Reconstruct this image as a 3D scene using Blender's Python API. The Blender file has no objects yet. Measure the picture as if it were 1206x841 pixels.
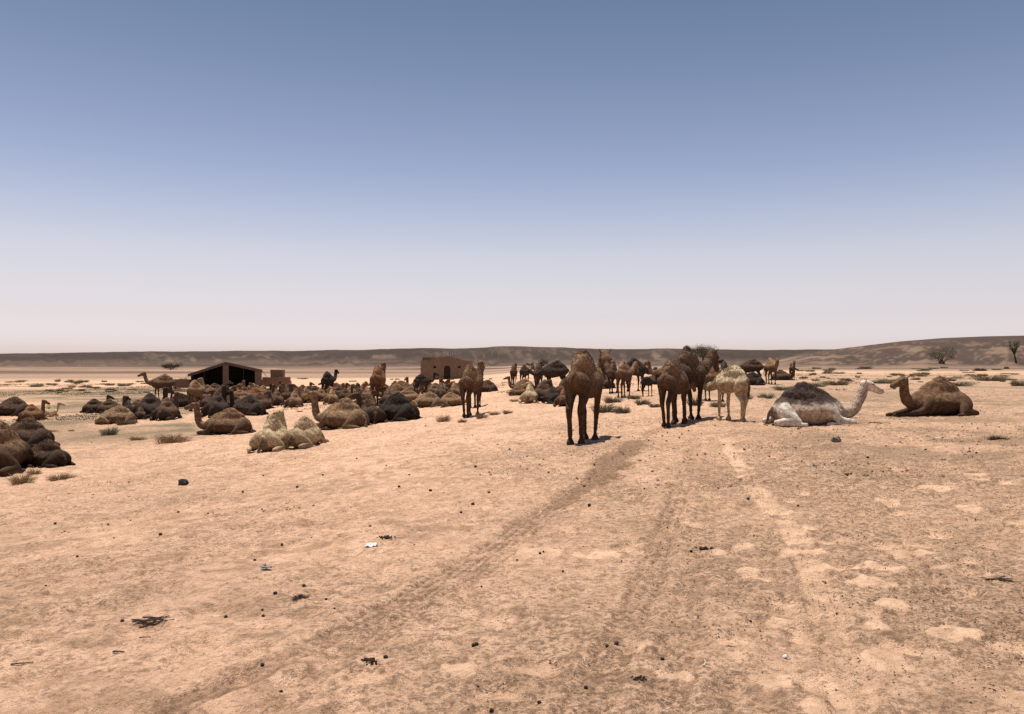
import bpy, math, random
import numpy as np
from mathutils import Vector, Matrix

rng = np.random.RandomState(7)
random.seed(7)
SC = bpy.context.scene
COL = SC.collection

# ------------------------------------------------------------------ camera
CAM_H = 1.65
FPX, PW, PH = 950.0, 1206.0, 841.0
HORIZ = 430.0
PITCH = math.atan((HORIZ - PH / 2) / FPX)
cd = bpy.data.cameras.new('camera')
cam = bpy.data.objects.new('camera', cd)
COL.objects.link(cam)
cam.location = (0, 0, CAM_H)
cam.rotation_euler = (math.pi / 2 + PITCH, 0, 0)
cd.sensor_width = 36.0
cd.lens = 36.0 * FPX / PW
cd.clip_start = 0.05
cd.clip_end = 30000
SC.camera = cam

# ------------------------------------------------------------------ sky and sun
SUN_EL, SUN_AZ = math.radians(79), math.radians(-40)      # azimuth clockwise from +Y
w = bpy.data.worlds.new('World')
SC.world = w
w.use_nodes = True
nt = w.node_tree
nt.nodes.clear()
sky = nt.nodes.new('ShaderNodeTexSky')
sky.sky_type = 'NISHITA'
sky.sun_disc = False
sky.sun_elevation = SUN_EL
sky.sun_rotation = SUN_AZ
sky.altitude = 700
sky.air_density = 1.0
sky.dust_density = 1.6
sky.ozone_density = 1.0
tc = nt.nodes.new('ShaderNodeTexCoord')
sep = nt.nodes.new('ShaderNodeSeparateXYZ')
nt.links.new(tc.outputs['Generated'], sep.inputs[0])
ramp = nt.nodes.new('ShaderNodeValToRGB')
SKY_STOPS = [(0.0, (0.683, 0.58, 0.674)), (0.0316, (0.683, 0.58, 0.674)), (0.0568, (0.686, 0.536, 0.557)), (0.0933, (0.75, 0.561, 0.514)), (0.1356, (0.788, 0.58, 0.509)), (0.1772, (0.715, 0.552, 0.5)), (0.2353, (0.589, 0.483, 0.467)), (0.3281, (0.461, 0.405, 0.39)), (0.4084, (0.364, 0.349, 0.342)), (1.0, (0.328, 0.314, 0.308))]
cr = ramp.color_ramp
cr.elements[0].position = SKY_STOPS[0][0]; cr.elements[0].color = (*SKY_STOPS[0][1], 1)
cr.elements[1].position = SKY_STOPS[-1][0]; cr.elements[1].color = (*SKY_STOPS[-1][1], 1)
for p, c in SKY_STOPS[1:-1]:
    e = cr.elements.new(p); e.color = (*c, 1)
nt.links.new(sep.outputs['Z'], ramp.inputs[0])
mul = nt.nodes.new('ShaderNodeMix'); mul.data_type = 'RGBA'; mul.blend_type = 'MULTIPLY'
mul.inputs['Factor'].default_value = 1.0
nt.links.new(sky.outputs[0], mul.inputs['A'])
nt.links.new(ramp.outputs[0], mul.inputs['B'])
bg = nt.nodes.new('ShaderNodeBackground')
bg.inputs['Strength'].default_value = 0.15
gain = nt.nodes.new('ShaderNodeVectorMath'); gain.operation = 'SCALE'; gain.inputs['Scale'].default_value = 1.24
nt.links.new(mul.outputs['Result'], gain.inputs[0])
nt.links.new(gain.outputs[0], bg.inputs['Color'])
wo = nt.nodes.new('ShaderNodeOutputWorld')
nt.links.new(bg.outputs[0], wo.inputs[0])

sd = bpy.data.lights.new('sun', 'SUN')
sd.energy = 5.0
sd.angle = math.radians(0.53)
sd.color = (1.0, .94, .86)
sun = bpy.data.objects.new('sun', sd)
COL.objects.link(sun)
_s = Vector((math.sin(SUN_AZ) * math.cos(SUN_EL), math.cos(SUN_AZ) * math.cos(SUN_EL), math.sin(SUN_EL)))
sun.rotation_euler = _s.to_track_quat('Z', 'Y').to_euler()
sun.location = (0, 0, 50)
SC.view_settings.view_transform = 'Standard'
SC.view_settings.look = 'None'
SC.view_settings.exposure = 0.36
SC.view_settings.gamma = 1.0
SC.cycles.use_denoising = False
SC.cycles.sample_clamp_indirect = 2.0

# ------------------------------------------------------------------ noise in numpy
def _h(ix, iy, iz, seed):
    n = (ix * 374761393 + iy * 668265263 + iz * 1440662683 + seed * 2246822519) & 0xffffffff
    n = ((n ^ (n >> 13)) * 1274126177) & 0xffffffff
    n = ((n ^ (n >> 15)) * 2246822519) & 0xffffffff
    return ((n ^ (n >> 16)) & 0xffffff) / float(0xffffff)

def vn2(x, y, seed=0):
    x = np.asarray(x, float); y = np.asarray(y, float)
    ix = np.floor(x).astype(np.int64); iy = np.floor(y).astype(np.int64)
    fx = x - ix; fy = y - iy
    ux = fx * fx * (3 - 2 * fx); uy = fy * fy * (3 - 2 * fy)
    z = 0 * ix
    a = _h(ix, iy, z, seed); b = _h(ix + 1, iy, z, seed)
    c = _h(ix, iy + 1, z, seed); d = _h(ix + 1, iy + 1, z, seed)
    return ((a + (b - a) * ux) * (1 - uy) + (c + (d - c) * ux) * uy) * 2 - 1

def fbm(x, y, oct=4, seed=0, gain=.5):
    s = 0; a = 1; t = 0
    for i in range(oct):
        ang = .6 * i
        xr = x * math.cos(ang) - y * math.sin(ang); yr = x * math.sin(ang) + y * math.cos(ang)
        s = s + a * vn2(xr * 2 ** i + 17.3 * i, yr * 2 ** i - 9.1 * i, seed + i); t += a; a *= gain
    return s / t

def vn3(p, seed=0):
    ip = np.floor(p).astype(np.int64); f = p - ip; u = f * f * (3 - 2 * f)
    r = 0
    for dx in (0, 1):
        for dy in (0, 1):
            for dz in (0, 1):
                wgt = (u[:, 0] if dx else 1 - u[:, 0]) * (u[:, 1] if dy else 1 - u[:, 1]) * (u[:, 2] if dz else 1 - u[:, 2])
                r = r + wgt * _h(ip[:, 0] + dx, ip[:, 1] + dy, ip[:, 2] + dz, seed)
    return r * 2 - 1

def sst(a, b, x):
    t = np.clip((x - a) / (b - a), 0, 1)
    return t * t * (3 - 2 * t)

def worley(x, y, seed=0, keep=None):
    """distance to nearest jittered point (cell units) and that point's random number"""
    ix = np.floor(x).astype(np.int64); iy = np.floor(y).astype(np.int64)
    best = np.full(x.shape, 9.0); rid = np.zeros(x.shape)
    for dx in (-1, 0, 1):
        for dy in (-1, 0, 1):
            cx = ix + dx; cy = iy + dy; z = 0 * cx
            px = cx + .15 + .7 * _h(cx, cy, z, seed); py = cy + .15 + .7 * _h(cx, cy, z, seed + 1)
            r = _h(cx, cy, z, seed + 2)
            d = np.hypot(x - px, y - py)
            m = d < best
            best = np.where(m, d, best); rid = np.where(m, r, rid)
    return best, rid

# ------------------------------------------------------------------ the lie of the land
RIDGE_X = np.array([-900, -300, 0, 150, 350, 500, 600, 700, 800, 900, 1206, 1600, 2400.])
RIDGE_Y = np.array([411, 415, 416, 414.4, 413, 410.5, 409, 410, 411.5, 411.5, 411.5, 411, 411.])
HILL_X = np.array([-9000, 880, 950, 1010, 1060, 1110, 1160, 1206, 1400, 1700, 2300, 9000.])
HILL_Y = np.array([436, 432, 415, 407.5, 401.5, 397.5, 395.5, 394.5, 393, 399, 430, 432.])

def land(x, y):
    """large-scale height, metres"""
    x = np.asarray(x, float); y = np.asarray(y, float)
    r = np.hypot(x, y)
    g = np.where(x < 0, 1.15 * np.tanh(.087 * x), .40 * np.tanh(.085 * x * 1.6))
    g = g * sst(0, 14, r) * (1 - .35 * sst(150, 500, r))
    g = g + .05 * fbm(x / 9, y / 9, 3, 3) * sst(8, 25, r)
    g = g + .18 * fbm(x / 60, y / 45, 3, 5) * sst(70, 160, r)
    g = g + 1.3 * np.maximum(fbm(x / 240, y / 90, 4, 8) - .05, 0) * sst(180, 420, r) * (1 - sst(900, 1200, r))
    yy = np.maximum(y, 1e-3)
    px = np.where(y > 0, 603 + 950 * x / yy, np.where(x > 0, 2400, -900))
    px = np.clip(px, -900, 2400)
    cosf = np.where(y > 0, y / np.maximum(r, 1e-6), .55)
    cosf = np.maximum(cosf, .55)
    # the escarpment, with gullies
    rim = 1500 + 130 * fbm(px / 60, r * 0, 4, 21)
    foot = 1020 + 120 * fbm(px / 45 + 7, r * 0, 4, 22)
    hh = (430 - np.interp(px, RIDGE_X, RIDGE_Y)) / 950 * 1500 * cosf + 1.7
    t = np.clip((r - foot) / (rim - foot), 0, 1)
    gul = 1 - np.abs(fbm(px / 16 + .0015 * r, r / 400, 4, 23)) * 1.5
    prof = .25 * sst(0, .45, t) + .75 * sst(.35, 1, t)
    e = hh * prof - 5.5 * (1 - gul) * np.sin(math.pi * np.clip(t, 0, 1)) ** .8 * sst(0.02, .2, t)
    e = e - (r - rim) * .0035 * (r > rim)
    g = g * (1 - sst(900, 1300, r)) + np.where(r > foot, e, 0)
    # the nearer hill on the right
    hf, hr = 470 + 55 * fbm(px / 60 + 3, r * 0, 3, 31), 800.0
    h2 = np.maximum((430 - np.interp(px, HILL_X, HILL_Y)) / 950 * 800 * cosf + 1.2, 0)
    t2 = np.clip((r - hf) / (hr - hf), 0, 1)
    e2 = h2 * (t2 ** .9) * (1 - sst(1000, 1350, r) * .8)
    e2 = e2 - (1.6 * np.abs(fbm(px / 22, r / 90, 4, 33)) + .8) * np.sin(math.pi * t2) * np.clip(h2 / 20, 0, 1) * 2.2
    g = np.maximum(g, np.where(t2 > 0, e2, -99))
    return g

def ray(px, py):
    d = Vector(((px - 603) / FPX, 1.0, -(py - PH / 2) / FPX))
    return Matrix.Rotation(PITCH, 3, 'X') @ d

_T = np.geomspace(1.5, 5000, 9000)
def at(px, py):
    """where the sight line through a point of the photograph meets the ground"""
    d = ray(px, py)
    z = CAM_H + _T * d.z - land(_T * d.x, _T * d.y)
    i = np.argmax(z < 0)
    if z[i] >= 0: i = len(_T) - 1
    t = _T[i - 1] + (_T[i] - _T[i - 1]) * z[i - 1] / (z[i - 1] - z[i] + 1e-9)
    return float(t * d.x), float(t * d.y)

GRID = None
def gz(x, y):
    if GRID is not None and y > 0:
        ang, R, Z, nf = GRID
        a = math.atan2(x, y); r = math.hypot(x, y)
        if ang[0] < a < ang[nf - 1] and R[0] < r < R[-1]:
            fa = (a - ang[0]) / (ang[1] - ang[0]); ia = min(int(fa), nf - 2); fa -= ia
            ir = int(np.searchsorted(R, r)) - 1; fr = (r - R[ir]) / (R[ir + 1] - R[ir])
            return float((Z[ir, ia] * (1 - fa) + Z[ir, ia + 1] * fa) * (1 - fr) + (Z[ir + 1, ia] * (1 - fa) + Z[ir + 1, ia + 1] * fa) * fr)
    return float(land(np.array([x]), np.array([y]))[0])

# ------------------------------------------------------------------ helpers
def tag(o, label=None, cat=None, group=None, kind=None):
    if label: o['label'] = label
    if cat: o['category'] = cat
    if group: o['group'] = group
    if kind: o['kind'] = kind
    return o

def raw_mesh(name, V, F, smooth=True, mat=None):
    """V (n,3), F (m,3|4) numpy"""
    V = np.asarray(V, np.float32); F = np.asarray(F, np.int32)
    me = bpy.data.meshes.new(name)
    me.vertices.add(len(V)); me.vertices.foreach_set('co', V.ravel())
    k = F.shape[1]
    me.loops.add(F.size); me.loops.foreach_set('vertex_index', F.ravel())
    me.polygons.add(len(F))
    me.polygons.foreach_set('loop_start', np.arange(0, F.size, k, dtype=np.int32))
    me.polygons.foreach_set('loop_total', np.full(len(F), k, np.int32))
    me.polygons.foreach_set('use_smooth', np.full(len(F), smooth))
    me.update(calc_edges=True)
    if mat: me.materials.append(mat)
    return me

def link(name, me, parent=None, loc=(0, 0, 0), rz=0, sc=1):
    o = bpy.data.objects.new(name, me)
    COL.objects.link(o)
    o.location = loc; o.rotation_euler = (0, 0, rz)
    o.scale = (sc, sc, sc) if not isinstance(sc, tuple) else sc
    if parent: o.parent = parent
    return o

def fattr(me, name, arr):
    a = me.attributes.new(name, 'FLOAT', 'POINT')
    a.data.foreach_set('value', np.asarray(arr, np.float32))

class NB:
    """tiny node builder"""
    def __init__(s, name):
        s.m = bpy.data.materials.new(name); s.m.use_nodes = True
        s.t = s.m.node_tree; s.t.nodes.clear()
        s.out = s.t.nodes.new('ShaderNodeOutputMaterial')
        s.b = s.t.nodes.new('ShaderNodeBsdfPrincipled')
        s.t.links.new(s.b.outputs[0], s.out.inputs[0])
        s.b.inputs['Roughness'].default_value = .9
        s.b.inputs['Specular IOR Level'].default_value = .2
    def n(s, typ, **kw):
        q = s.t.nodes.new(typ)
        for k, v in kw.items(): setattr(q, k, v)
        return q
    def l(s, a, b): s.t.links.new(a, b)
    def val(s, v, sock):
        if hasattr(v, 'links') or hasattr(v, 'is_linked'): s.l(v, sock)
        else: sock.default_value = v
    def mix(s, f, a, b, mode='MIX'):
        q = s.n('ShaderNodeMix', data_type='RGBA', blend_type=mode)
        s.val(f, q.inputs['Factor'])
        s.val((*a, 1) if isinstance(a, tuple) else a, q.inputs['A'])
        s.val((*b, 1) if isinstance(b, tuple) else b, q.inputs['B'])
        return q.outputs['Result']
    def noise(s, scale, detail=4, rough=.55, co=None, dist=0):
        q = s.n('ShaderNodeTexNoise')
        q.inputs['Scale'].default_value = scale; q.inputs['Detail'].default_value = detail
        q.inputs['Roughness'].default_value = rough; q.inputs['Distortion'].default_value = dist
        if co is not None: s.l(co, q.inputs['Vector'])
        return q.outputs['Fac']
    def rng(s, v, a, b, c=0.0, d=1.0):
        q = s.n('ShaderNodeMapRange'); q.clamp = True
        s.l(v, q.inputs[0])
        for i, k in enumerate((a, b, c, d)): q.inputs[i + 1].default_value = k
        return q.outputs[0]
    def math(s, op, a, b=None):
        q = s.n('ShaderNodeMath', operation=op)
        s.val(a, q.inputs[0])
        if b is not None: s.val(b, q.inputs[1])
        return q.outputs[0]
    def attr(s, name, out='Fac'):
        return s.n('ShaderNodeAttribute', attribute_name=name).outputs[out]
    def bump(s, h, strength, dist):
        q = s.n('ShaderNodeBump'); q.inputs['Strength'].default_value = strength
        q.inputs['Distance'].default_value = dist
        s.l(h, q.inputs['Height']); s.l(q.outputs[0], s.b.inputs['Normal'])
    def co(s, which='Object', scale=None):
        c = s.n('ShaderNodeTexCoord').outputs[which]
        if scale:
            m = s.n('ShaderNodeMapping'); m.inputs['Scale'].default_value = scale
            s.l(c, m.inputs[0]); c = m.outputs[0]
        return c
    def color(s, v): s.val((*v, 1) if isinstance(v, tuple) else v, s.b.inputs['Base Color'])

# ------------------------------------------------------------------ the ground
def poly_dist(x, y, pts):
    best = np.full(x.shape, 99.0); along = np.zeros(x.shape); side = np.zeros(x.shape); acc = 0
    for (ax, ay), (bx, by) in zip(pts[:-1], pts[1:]):
        L = math.hypot(bx - ax, by - ay); ux, uy = (bx - ax) / L, (by - ay) / L
        t = np.clip((x - ax) * ux + (y - ay) * uy, 0, L)
        qx = x - ax - t * ux; qy = y - ay - t * uy
        d = np.hypot(qx, qy)
        m = d < best
        best = np.where(m, d, best); along = np.where(m, acc + t, along); side = np.where(m, np.sign(qx * uy - qy * ux), side)
        acc += L
    return best, along, side

def smooth_path(pp, n=10):
    P = [at(*p) for p in pp]; out = []
    P = [P[0]] + P + [P[-1]]
    for i in range(1, len(P) - 2):
        p0, p1, p2, p3 = [np.array(q) for q in P[i - 1:i + 3]]
        for k in range(n):
            t = k / n
            out.append(tuple(.5 * (2 * p1 + (p2 - p0) * t + (2 * p0 - 5 * p1 + 4 * p2 - p3) * t * t + (3 * p1 - p0 - 3 * p2 + p3) * t ** 3)))
    out.append(tuple(P[-2]))
    return out

TRACKS = [
    # pixels of the photograph, half width, strength, tone (-1 dark, +1 light)
    ([(-60, 1010), (190, 841), (330, 775), (480, 702), (590, 636), (665, 583), (722, 545), (757, 516), (800, 497), (905, 478)], .13, .9, -.9),
    ([(210, 900), (400, 775), (520, 700), (580, 662), (640, 610), (705, 560)], .11, .7, -.8),
    ([(640, 900), (705, 800), (755, 700), (785, 620), (806, 560), (818, 520)], .13, .8, -.55),
    ([(745, 960), (780, 850), (800, 760), (818, 680), (830, 600), (836, 530)], .13, .6, -.4),
    ([(1035, 1000), (1012, 870), (985, 760), (955, 672), (925, 615), (893, 580), (868, 545), (850, 510)], .12, 1.0, 1.0),
    ([(640, 512), (300, 556), (-60, 600)], .5, .15, -.5),
]
PATCHES = [(948, 651, .22), (968, 668, .2), (930, 626, .2), (915, 604, .18), (1022, 668, .15), (1048, 671, .15), (1020, 685, .17), (1045, 689, .1),
           (1050, 711, .15), (920, 711, .12), (922, 732, .13), (1122, 746, .2), (1106, 768, .12), (1040, 777, .2), (870, 773, .1), (915, 800, .15),
           (960, 800, .13), (792, 797, .11), (1090, 652, .13), (1078, 640, .14), (1060, 652, .12), (875, 643, .12), (540, 789, .13), (962, 838, .14),
           (1190, 822, .14), (1110, 668, .1), (845, 650, .12), (955, 620, .1), (1035, 737, .12), (998, 735, .08), (880, 676, .11), (1150, 560, .22), (1100, 575, .2),
           (1045, 590, .2), (700, 655, .25), (640, 650, .22), (1140, 600, .2)]

def build_ground():
    fr = math.radians(44)
    front = np.arange(-fr, fr + 1e-6, .0026)
    back = np.arange(fr + .03, 2 * math.pi - fr - .015, .035)
    ang = np.concatenate([front, back])
    rr = [.5]
    while rr[-1] < 6500:
        q = rr[-1]
        k = 1.03 if q < 2.6 else 1.0062 if q < 45 else 1.012 if q < 1000 else 1.009 if q < 1700 else 1.05
        rr.append(q * k)
    R = np.array(rr)
    A, RR = np.meshgrid(ang, R)
    x = (np.sin(A) * RR).ravel(); y = (np.cos(A) * RR).ravel(); r = RR.ravel()
    z = land(x, y)
    near = r < 70
    xn, yn, rn = x[near], y[near], r[near]
    # --- fine relief of trodden sand
    zn = .022 * fbm(xn / .9, yn / .9, 4, 41)
    zn += .022 * fbm(xn / .22 + .6 * fbm(xn, yn, 2, 1), yn / .22, 3, 42)
    wx = xn + .07 * vn2(xn * 5, yn * 5, 60); wy = yn + .07 * vn2(xn * 5 + 40, yn * 5, 61)
    # half-drifted hoof prints everywhere, denser on the left
    d1, i1 = worley(wx / .42, wy / .42, 70)
    pr = 1 - sst(.16, .40, d1)
    pmask = (i1 > .35) * sst(-.5, .3, fbm(xn / 3, yn / 3, 2, 44) + .25)
    zn -= .036 * pr * pmask
    zn += .012 * np.exp(-((d1 - .46) / .09) ** 2) * pmask
    d2, i2 = worley(wx / .2 + 11, wy / .2, 75)
    zn -= .014 * (1 - sst(.1, .45, d2)) * (i2 > .4)
    # crust: gravelly, browner on the right and in patches
    side = sst(-.15, .28, xn / np.maximum(yn, .5) + .14 * fbm(xn / 2.2, yn / 2.2, 3, 47))
    crust = np.clip(.12 + .80 * side + .75 * fbm(xn / 1.5, yn / 1.9, 5, 46, .6), 0, 1)
    crust *= 1 - .65 * sst(13, 30, rn)
    crust = crust * (1 - .55 * pr * pmask)
    sand = np.zeros_like(xn)
    sand = np.maximum(sand, .75 * sst(.30, .22, d1 + .05 * vn2(xn * 22, yn * 22, 84)) * (i1 > .70) * (side * .8 + .2))
    for px, py, rad in PATCHES:
        cx, cy = at(px, py)
        a = random.uniform(-.5, .5); e = random.uniform(.75, 1.2)
        u = (xn - cx) * math.cos(a) + (yn - cy) * math.sin(a); v = -(xn - cx) * math.sin(a) + (yn - cy) * math.cos(a)
        q = np.hypot(u * e, v / e) / (rad * .80) + .28 * vn2(xn * 9, yn * 9, 81) + .15 * vn2(xn * 24, yn * 24, 82)
        m = 1 - sst(.78, 1.0, q)
        sand = np.maximum(sand, m)
        zn += .008 * m - .010 * np.exp(-((q - 1.15) / .16) ** 2) * (v > 0)
    dark = np.zeros_like(xn)
    for pts, hw, st, tone in TRACKS:
        P = smooth_path(pts, 6)
        d, al, sg = poly_dist(xn, yn, P)
        rib0 = .5 + .5 * np.cos((d + .008 * vn2(xn * 6, yn * 6, 98)) / hw * 9.5)
        d = d + .03 * vn2(xn * 3, yn * 3, 90) + .018 * vn2(xn * 11, yn * 11, 91)
        m = (1 - sst(hw * .8, hw * 1.1, d)) * st
        br = .65 + .35 * sst(-.35, .35, vn2(al * .7, al * 0 + hw * 9, 93) + .3)
        tread = .5 + .5 * np.sin(al * 2 * math.pi / .085 + 2 * sg * d / hw)
        rib = .5 + .5 * np.cos(d / hw * 9.5)
        fade = 1 - sst(9, 16, rn)
        zn -= m * .022 * br
        zn += m * br * .012 * fade * (.4 * tread + .8 * (1 - rib0))
        zn += .011 * np.exp(-((d - hw * 1.3) / (hw * .25)) ** 2) * st * br
        if tone > 0:
            sand = np.maximum(sand, m * tone * .85 * (.30 + .70 * sst(5.0, 6.2, yn)) * sst(-.75, -.15, vn2(al * 1.4, al * 0, 94) + .25 * vn2(xn * 8, yn * 8, 95)))
        else:
            dark = np.maximum(dark, m * -tone * br * (.16 + .80 * rib0 ** 2 * sst(-.7, .1, vn2(xn * 12, yn * 12, 96)) + .15 * tread * fade))
    # brown scuffs of coarse soil, and the prints' shaded rims put into the colour
    sc1 = fbm(xn / .34 + .5 * fbm(xn / .5, yn / .5, 2, 2), yn / .30, 4, 48, .62)
    scuff_shade = sst(.10, .32, sc1 - .12 * pr + .10 * fbm(xn / 3.5, yn / 3.5, 2, 49)) * (1 - sst(50, 70, rn))
    scuff_shade = np.maximum(scuff_shade, .9 * np.exp(-((d1 - .40) / .055) ** 2) * pmask * sst(-.1, .25, vn2(xn * 6, yn * 6, 45)))
    # damp brown drag mark behind the standing camel
    P = smooth_path([(655, 596), (690, 575), (712, 556), (728, 538), (748, 519)], 5)
    d, al, sg = poly_dist(xn, yn, P)
    q = d / (.12 + .05 * np.clip(al, 0, 4)) + .9 * fbm(xn * 2.6, yn * 2.6, 4, 97)
    dark = np.maximum(dark, .75 * (1 - sst(.6, 1.15, q)))
    z[near] += zn * (1 - sst(45, 70, rn))
    # --- colours
    n1 = fbm(x / 1.1, y / 1.6, 4, 50); n2 = fbm(x / 14, y / 22, 4, 51); n3 = fbm(x / 70, y / 30, 4, 52)
    C = np.zeros((len(x), 3))
    sandc = np.array([.660, .420, .282]); crustc = np.array([.55, .362, .235]); lightc = np.array([.73, .485, .325])
    darkc = np.array([.26, .145, .082])
    C[:] = sandc
    C *= (1 + .10 * n1 + .07 * n2)[:, None]
    cr_ = np.zeros(len(x)); sa_ = np.zeros(len(x)); dk_ = np.zeros(len(x))
    cr_[near] = crust; sa_[near] = sand; dk_[near] = dark
    # litter and trodden soil where the herd stands
    trod = sst(24, 33, r) * (1 - sst(75, 110, r)) * sst(-.35, .5, fbm(x / 6, y / 8, 4, 53) - .05)
    def mixc(f, c):
        nonlocal C
        C = C * (1 - f[:, None]) + np.array(c) * f[:, None]
    sf = np.zeros(len(x)); sf[near] = scuff_shade
    mixc(sf * .48, (.29, .172, .102))
    mixc(cr_ * .55, crustc)
    mixc(sa_ * .85, lightc)
    mixc(trod * .25, (.36, .235, .15))
    rt = np.where(y > 0, sst(.16, .34, x / np.maximum(y, 1)), 0) * sst(20, 34, r) * (1 - sst(420, 480, r))
    mixc(rt * (.40 + .45 * sst(-.2, .35, fbm(x / 3.5, y / 6, 4, 68))), (.32, .225, .15))
    mixc(dk_ * .8, darkc)
    az = x / np.maximum(y, 1)
    # greenish-grey flats of dry ground cover on the left and behind
    grn = sst(27, 36, r) * (1 - sst(100, 122, r)) * sst(-.1, .3, fbm(x / 9, y / 14, 4, 54) + .55 - 1.1 * sst(-.42, -.33, az))
    grn = np.where(y > 0, grn, grn * .3)
    mixc(np.clip(grn, 0, 1) * (.5 + .5 * sst(-.3, .3, fbm(x / 3, y / 3, 4, 66))), (.185, .145, .088))
    far1 = sst(120, 150, r + 25 * n2) * (1 - sst(170, 240, r + 30 * n2))          # bright sand strip
    mixc(far1 * .8, (.58, .385, .25))
    far2 = sst(150, 215, r + 30 * n3)                                       # reddish stony plain
    mixc(far2 * (.8 + .2 * n3), (.235, .158, .112))
    streak = sst(230, 330, r) * sst(.0, .4, fbm(x / 190, y / 42, 4, 55))  # dark low ridges, their shadows put into the ground colour
    mixc(sst(330, 520, r + 80 * n3) * .75, (.145, .098, .074))
    mixc(streak * .85, (.085, .055, .042))
    pale = sst(380, 600, r) * sst(.1, .5, fbm(x / 260 + 5, y / 70, 4, 56)) * (1 - sst(950, 1100, r))
    mixc(pale * .6, (.47, .32, .22))
    # escarpment: dark stony slopes with pale gully fans
    hgt = np.clip(z / 24, 0, 1)
    esc = sst(950, 1120, r)
    mixc(esc * .95 * (.62 + .38 * sst(5, 13, z)), (.045, .032, .026))
    pxx = np.clip(np.where(y > 0, 603 + 950 * x / np.maximum(y, 1e-3), 0), -900, 2400)
    band = sst(1.05, .25, np.abs(fbm(pxx / 22 + .004 * r, r / 160, 4, 57)) * 6)
    pl = esc * band * sst(.0, .45, fbm(pxx / 70, r / 120, 4, 58)) * (1 - sst(1340, 1440, r))
    mixc(pl * .6, (.20, .14, .10))
    mixc(esc * sst(.0, .5, fbm(x / 60, y / 60, 4, 59)) * .5, (.085, .06, .05))
    hill = sst(455, 500, r) * (1 - sst(1000, 1200, r)) * sst(.5, 2.2, z) * sst(.02, .10, x / np.maximum(y, 1) - .28)
    mixc(hill * .92, (.056, .038, .029))
    hp = hill * sst(.08, .35, fbm(pxx / 34 + .3, r / 55, 5, 63)) * (1 - sst(13, 22, z))
    mixc(hp * .65, (.24, .16, .11))
    mixc(hill * sst(.1, .5, fbm(x / 14, y / 18, 3, 64)) * .45, (.06, .045, .035))
    gr = np.where(y > 0, sst(.26, .42, x / np.maximum(y, 1)), 0) * sst(9, 15, r) * (1 - sst(34, 44, r))
    mixc(gr * .62 * sst(-.12, .22, fbm(x / .9, y / 1.1, 5, 80, .65)), (.27, .18, .115))
    er = esc * (1 - sst(1380, 1450, r)) * sst(.10, .38, fbm(pxx / 5.5 + .01 * r, r / 70, 4, 77)) * sst(-.15, .25, fbm(pxx / 90, r / 200, 3, 78))
    mixc(er * .28, (.20, .14, .10))
    mixc(hill * sst(.12, .4, fbm(pxx / 5, r / 26, 4, 79)) * .5 * (1 - sst(18, 24, z)), (.21, .14, .095))
    C = np.clip(C, .01, .9)
    nc, nr = len(ang), len(R)
    idx = np.arange(nc * nr).reshape(nr, nc)
    a = idx[:-1, :]; b = idx[1:, :]
    F = np.stack([a, b, np.roll(b, -1, 1), np.roll(a, -1, 1)], -1).reshape(-1, 4)
    # close the small hole under the camera
    global GRID
    GRID = (ang, R, z.reshape(nr, nc), len(front))
    me = raw_mesh('ground', np.stack([x, y, z], 1), F)
    ca = me.color_attributes.new('tint', 'FLOAT_COLOR', 'POINT')
    ca.data.foreach_set('color', np.concatenate([C, np.ones((len(x), 1))], 1).astype(np.float32).ravel())
    grav = np.clip(cr_ * .55 + .22 + dk_ * 1.0 + .45 * sst(-.1, .5, fbm(x / 1.8, y / 2.6, 4, 67)), 0, 1.3)
    grav = np.where(r > 60, .5, grav) * (1 - .95 * sa_)
    fattr(me, 'gravel', grav)
    fattr(me, 'nearness', 1 - sst(60, 300, r))
    me.materials.append(ground_mat())
    o = link('ground', me)
    tag(o, kind='structure')
    return o

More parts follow.
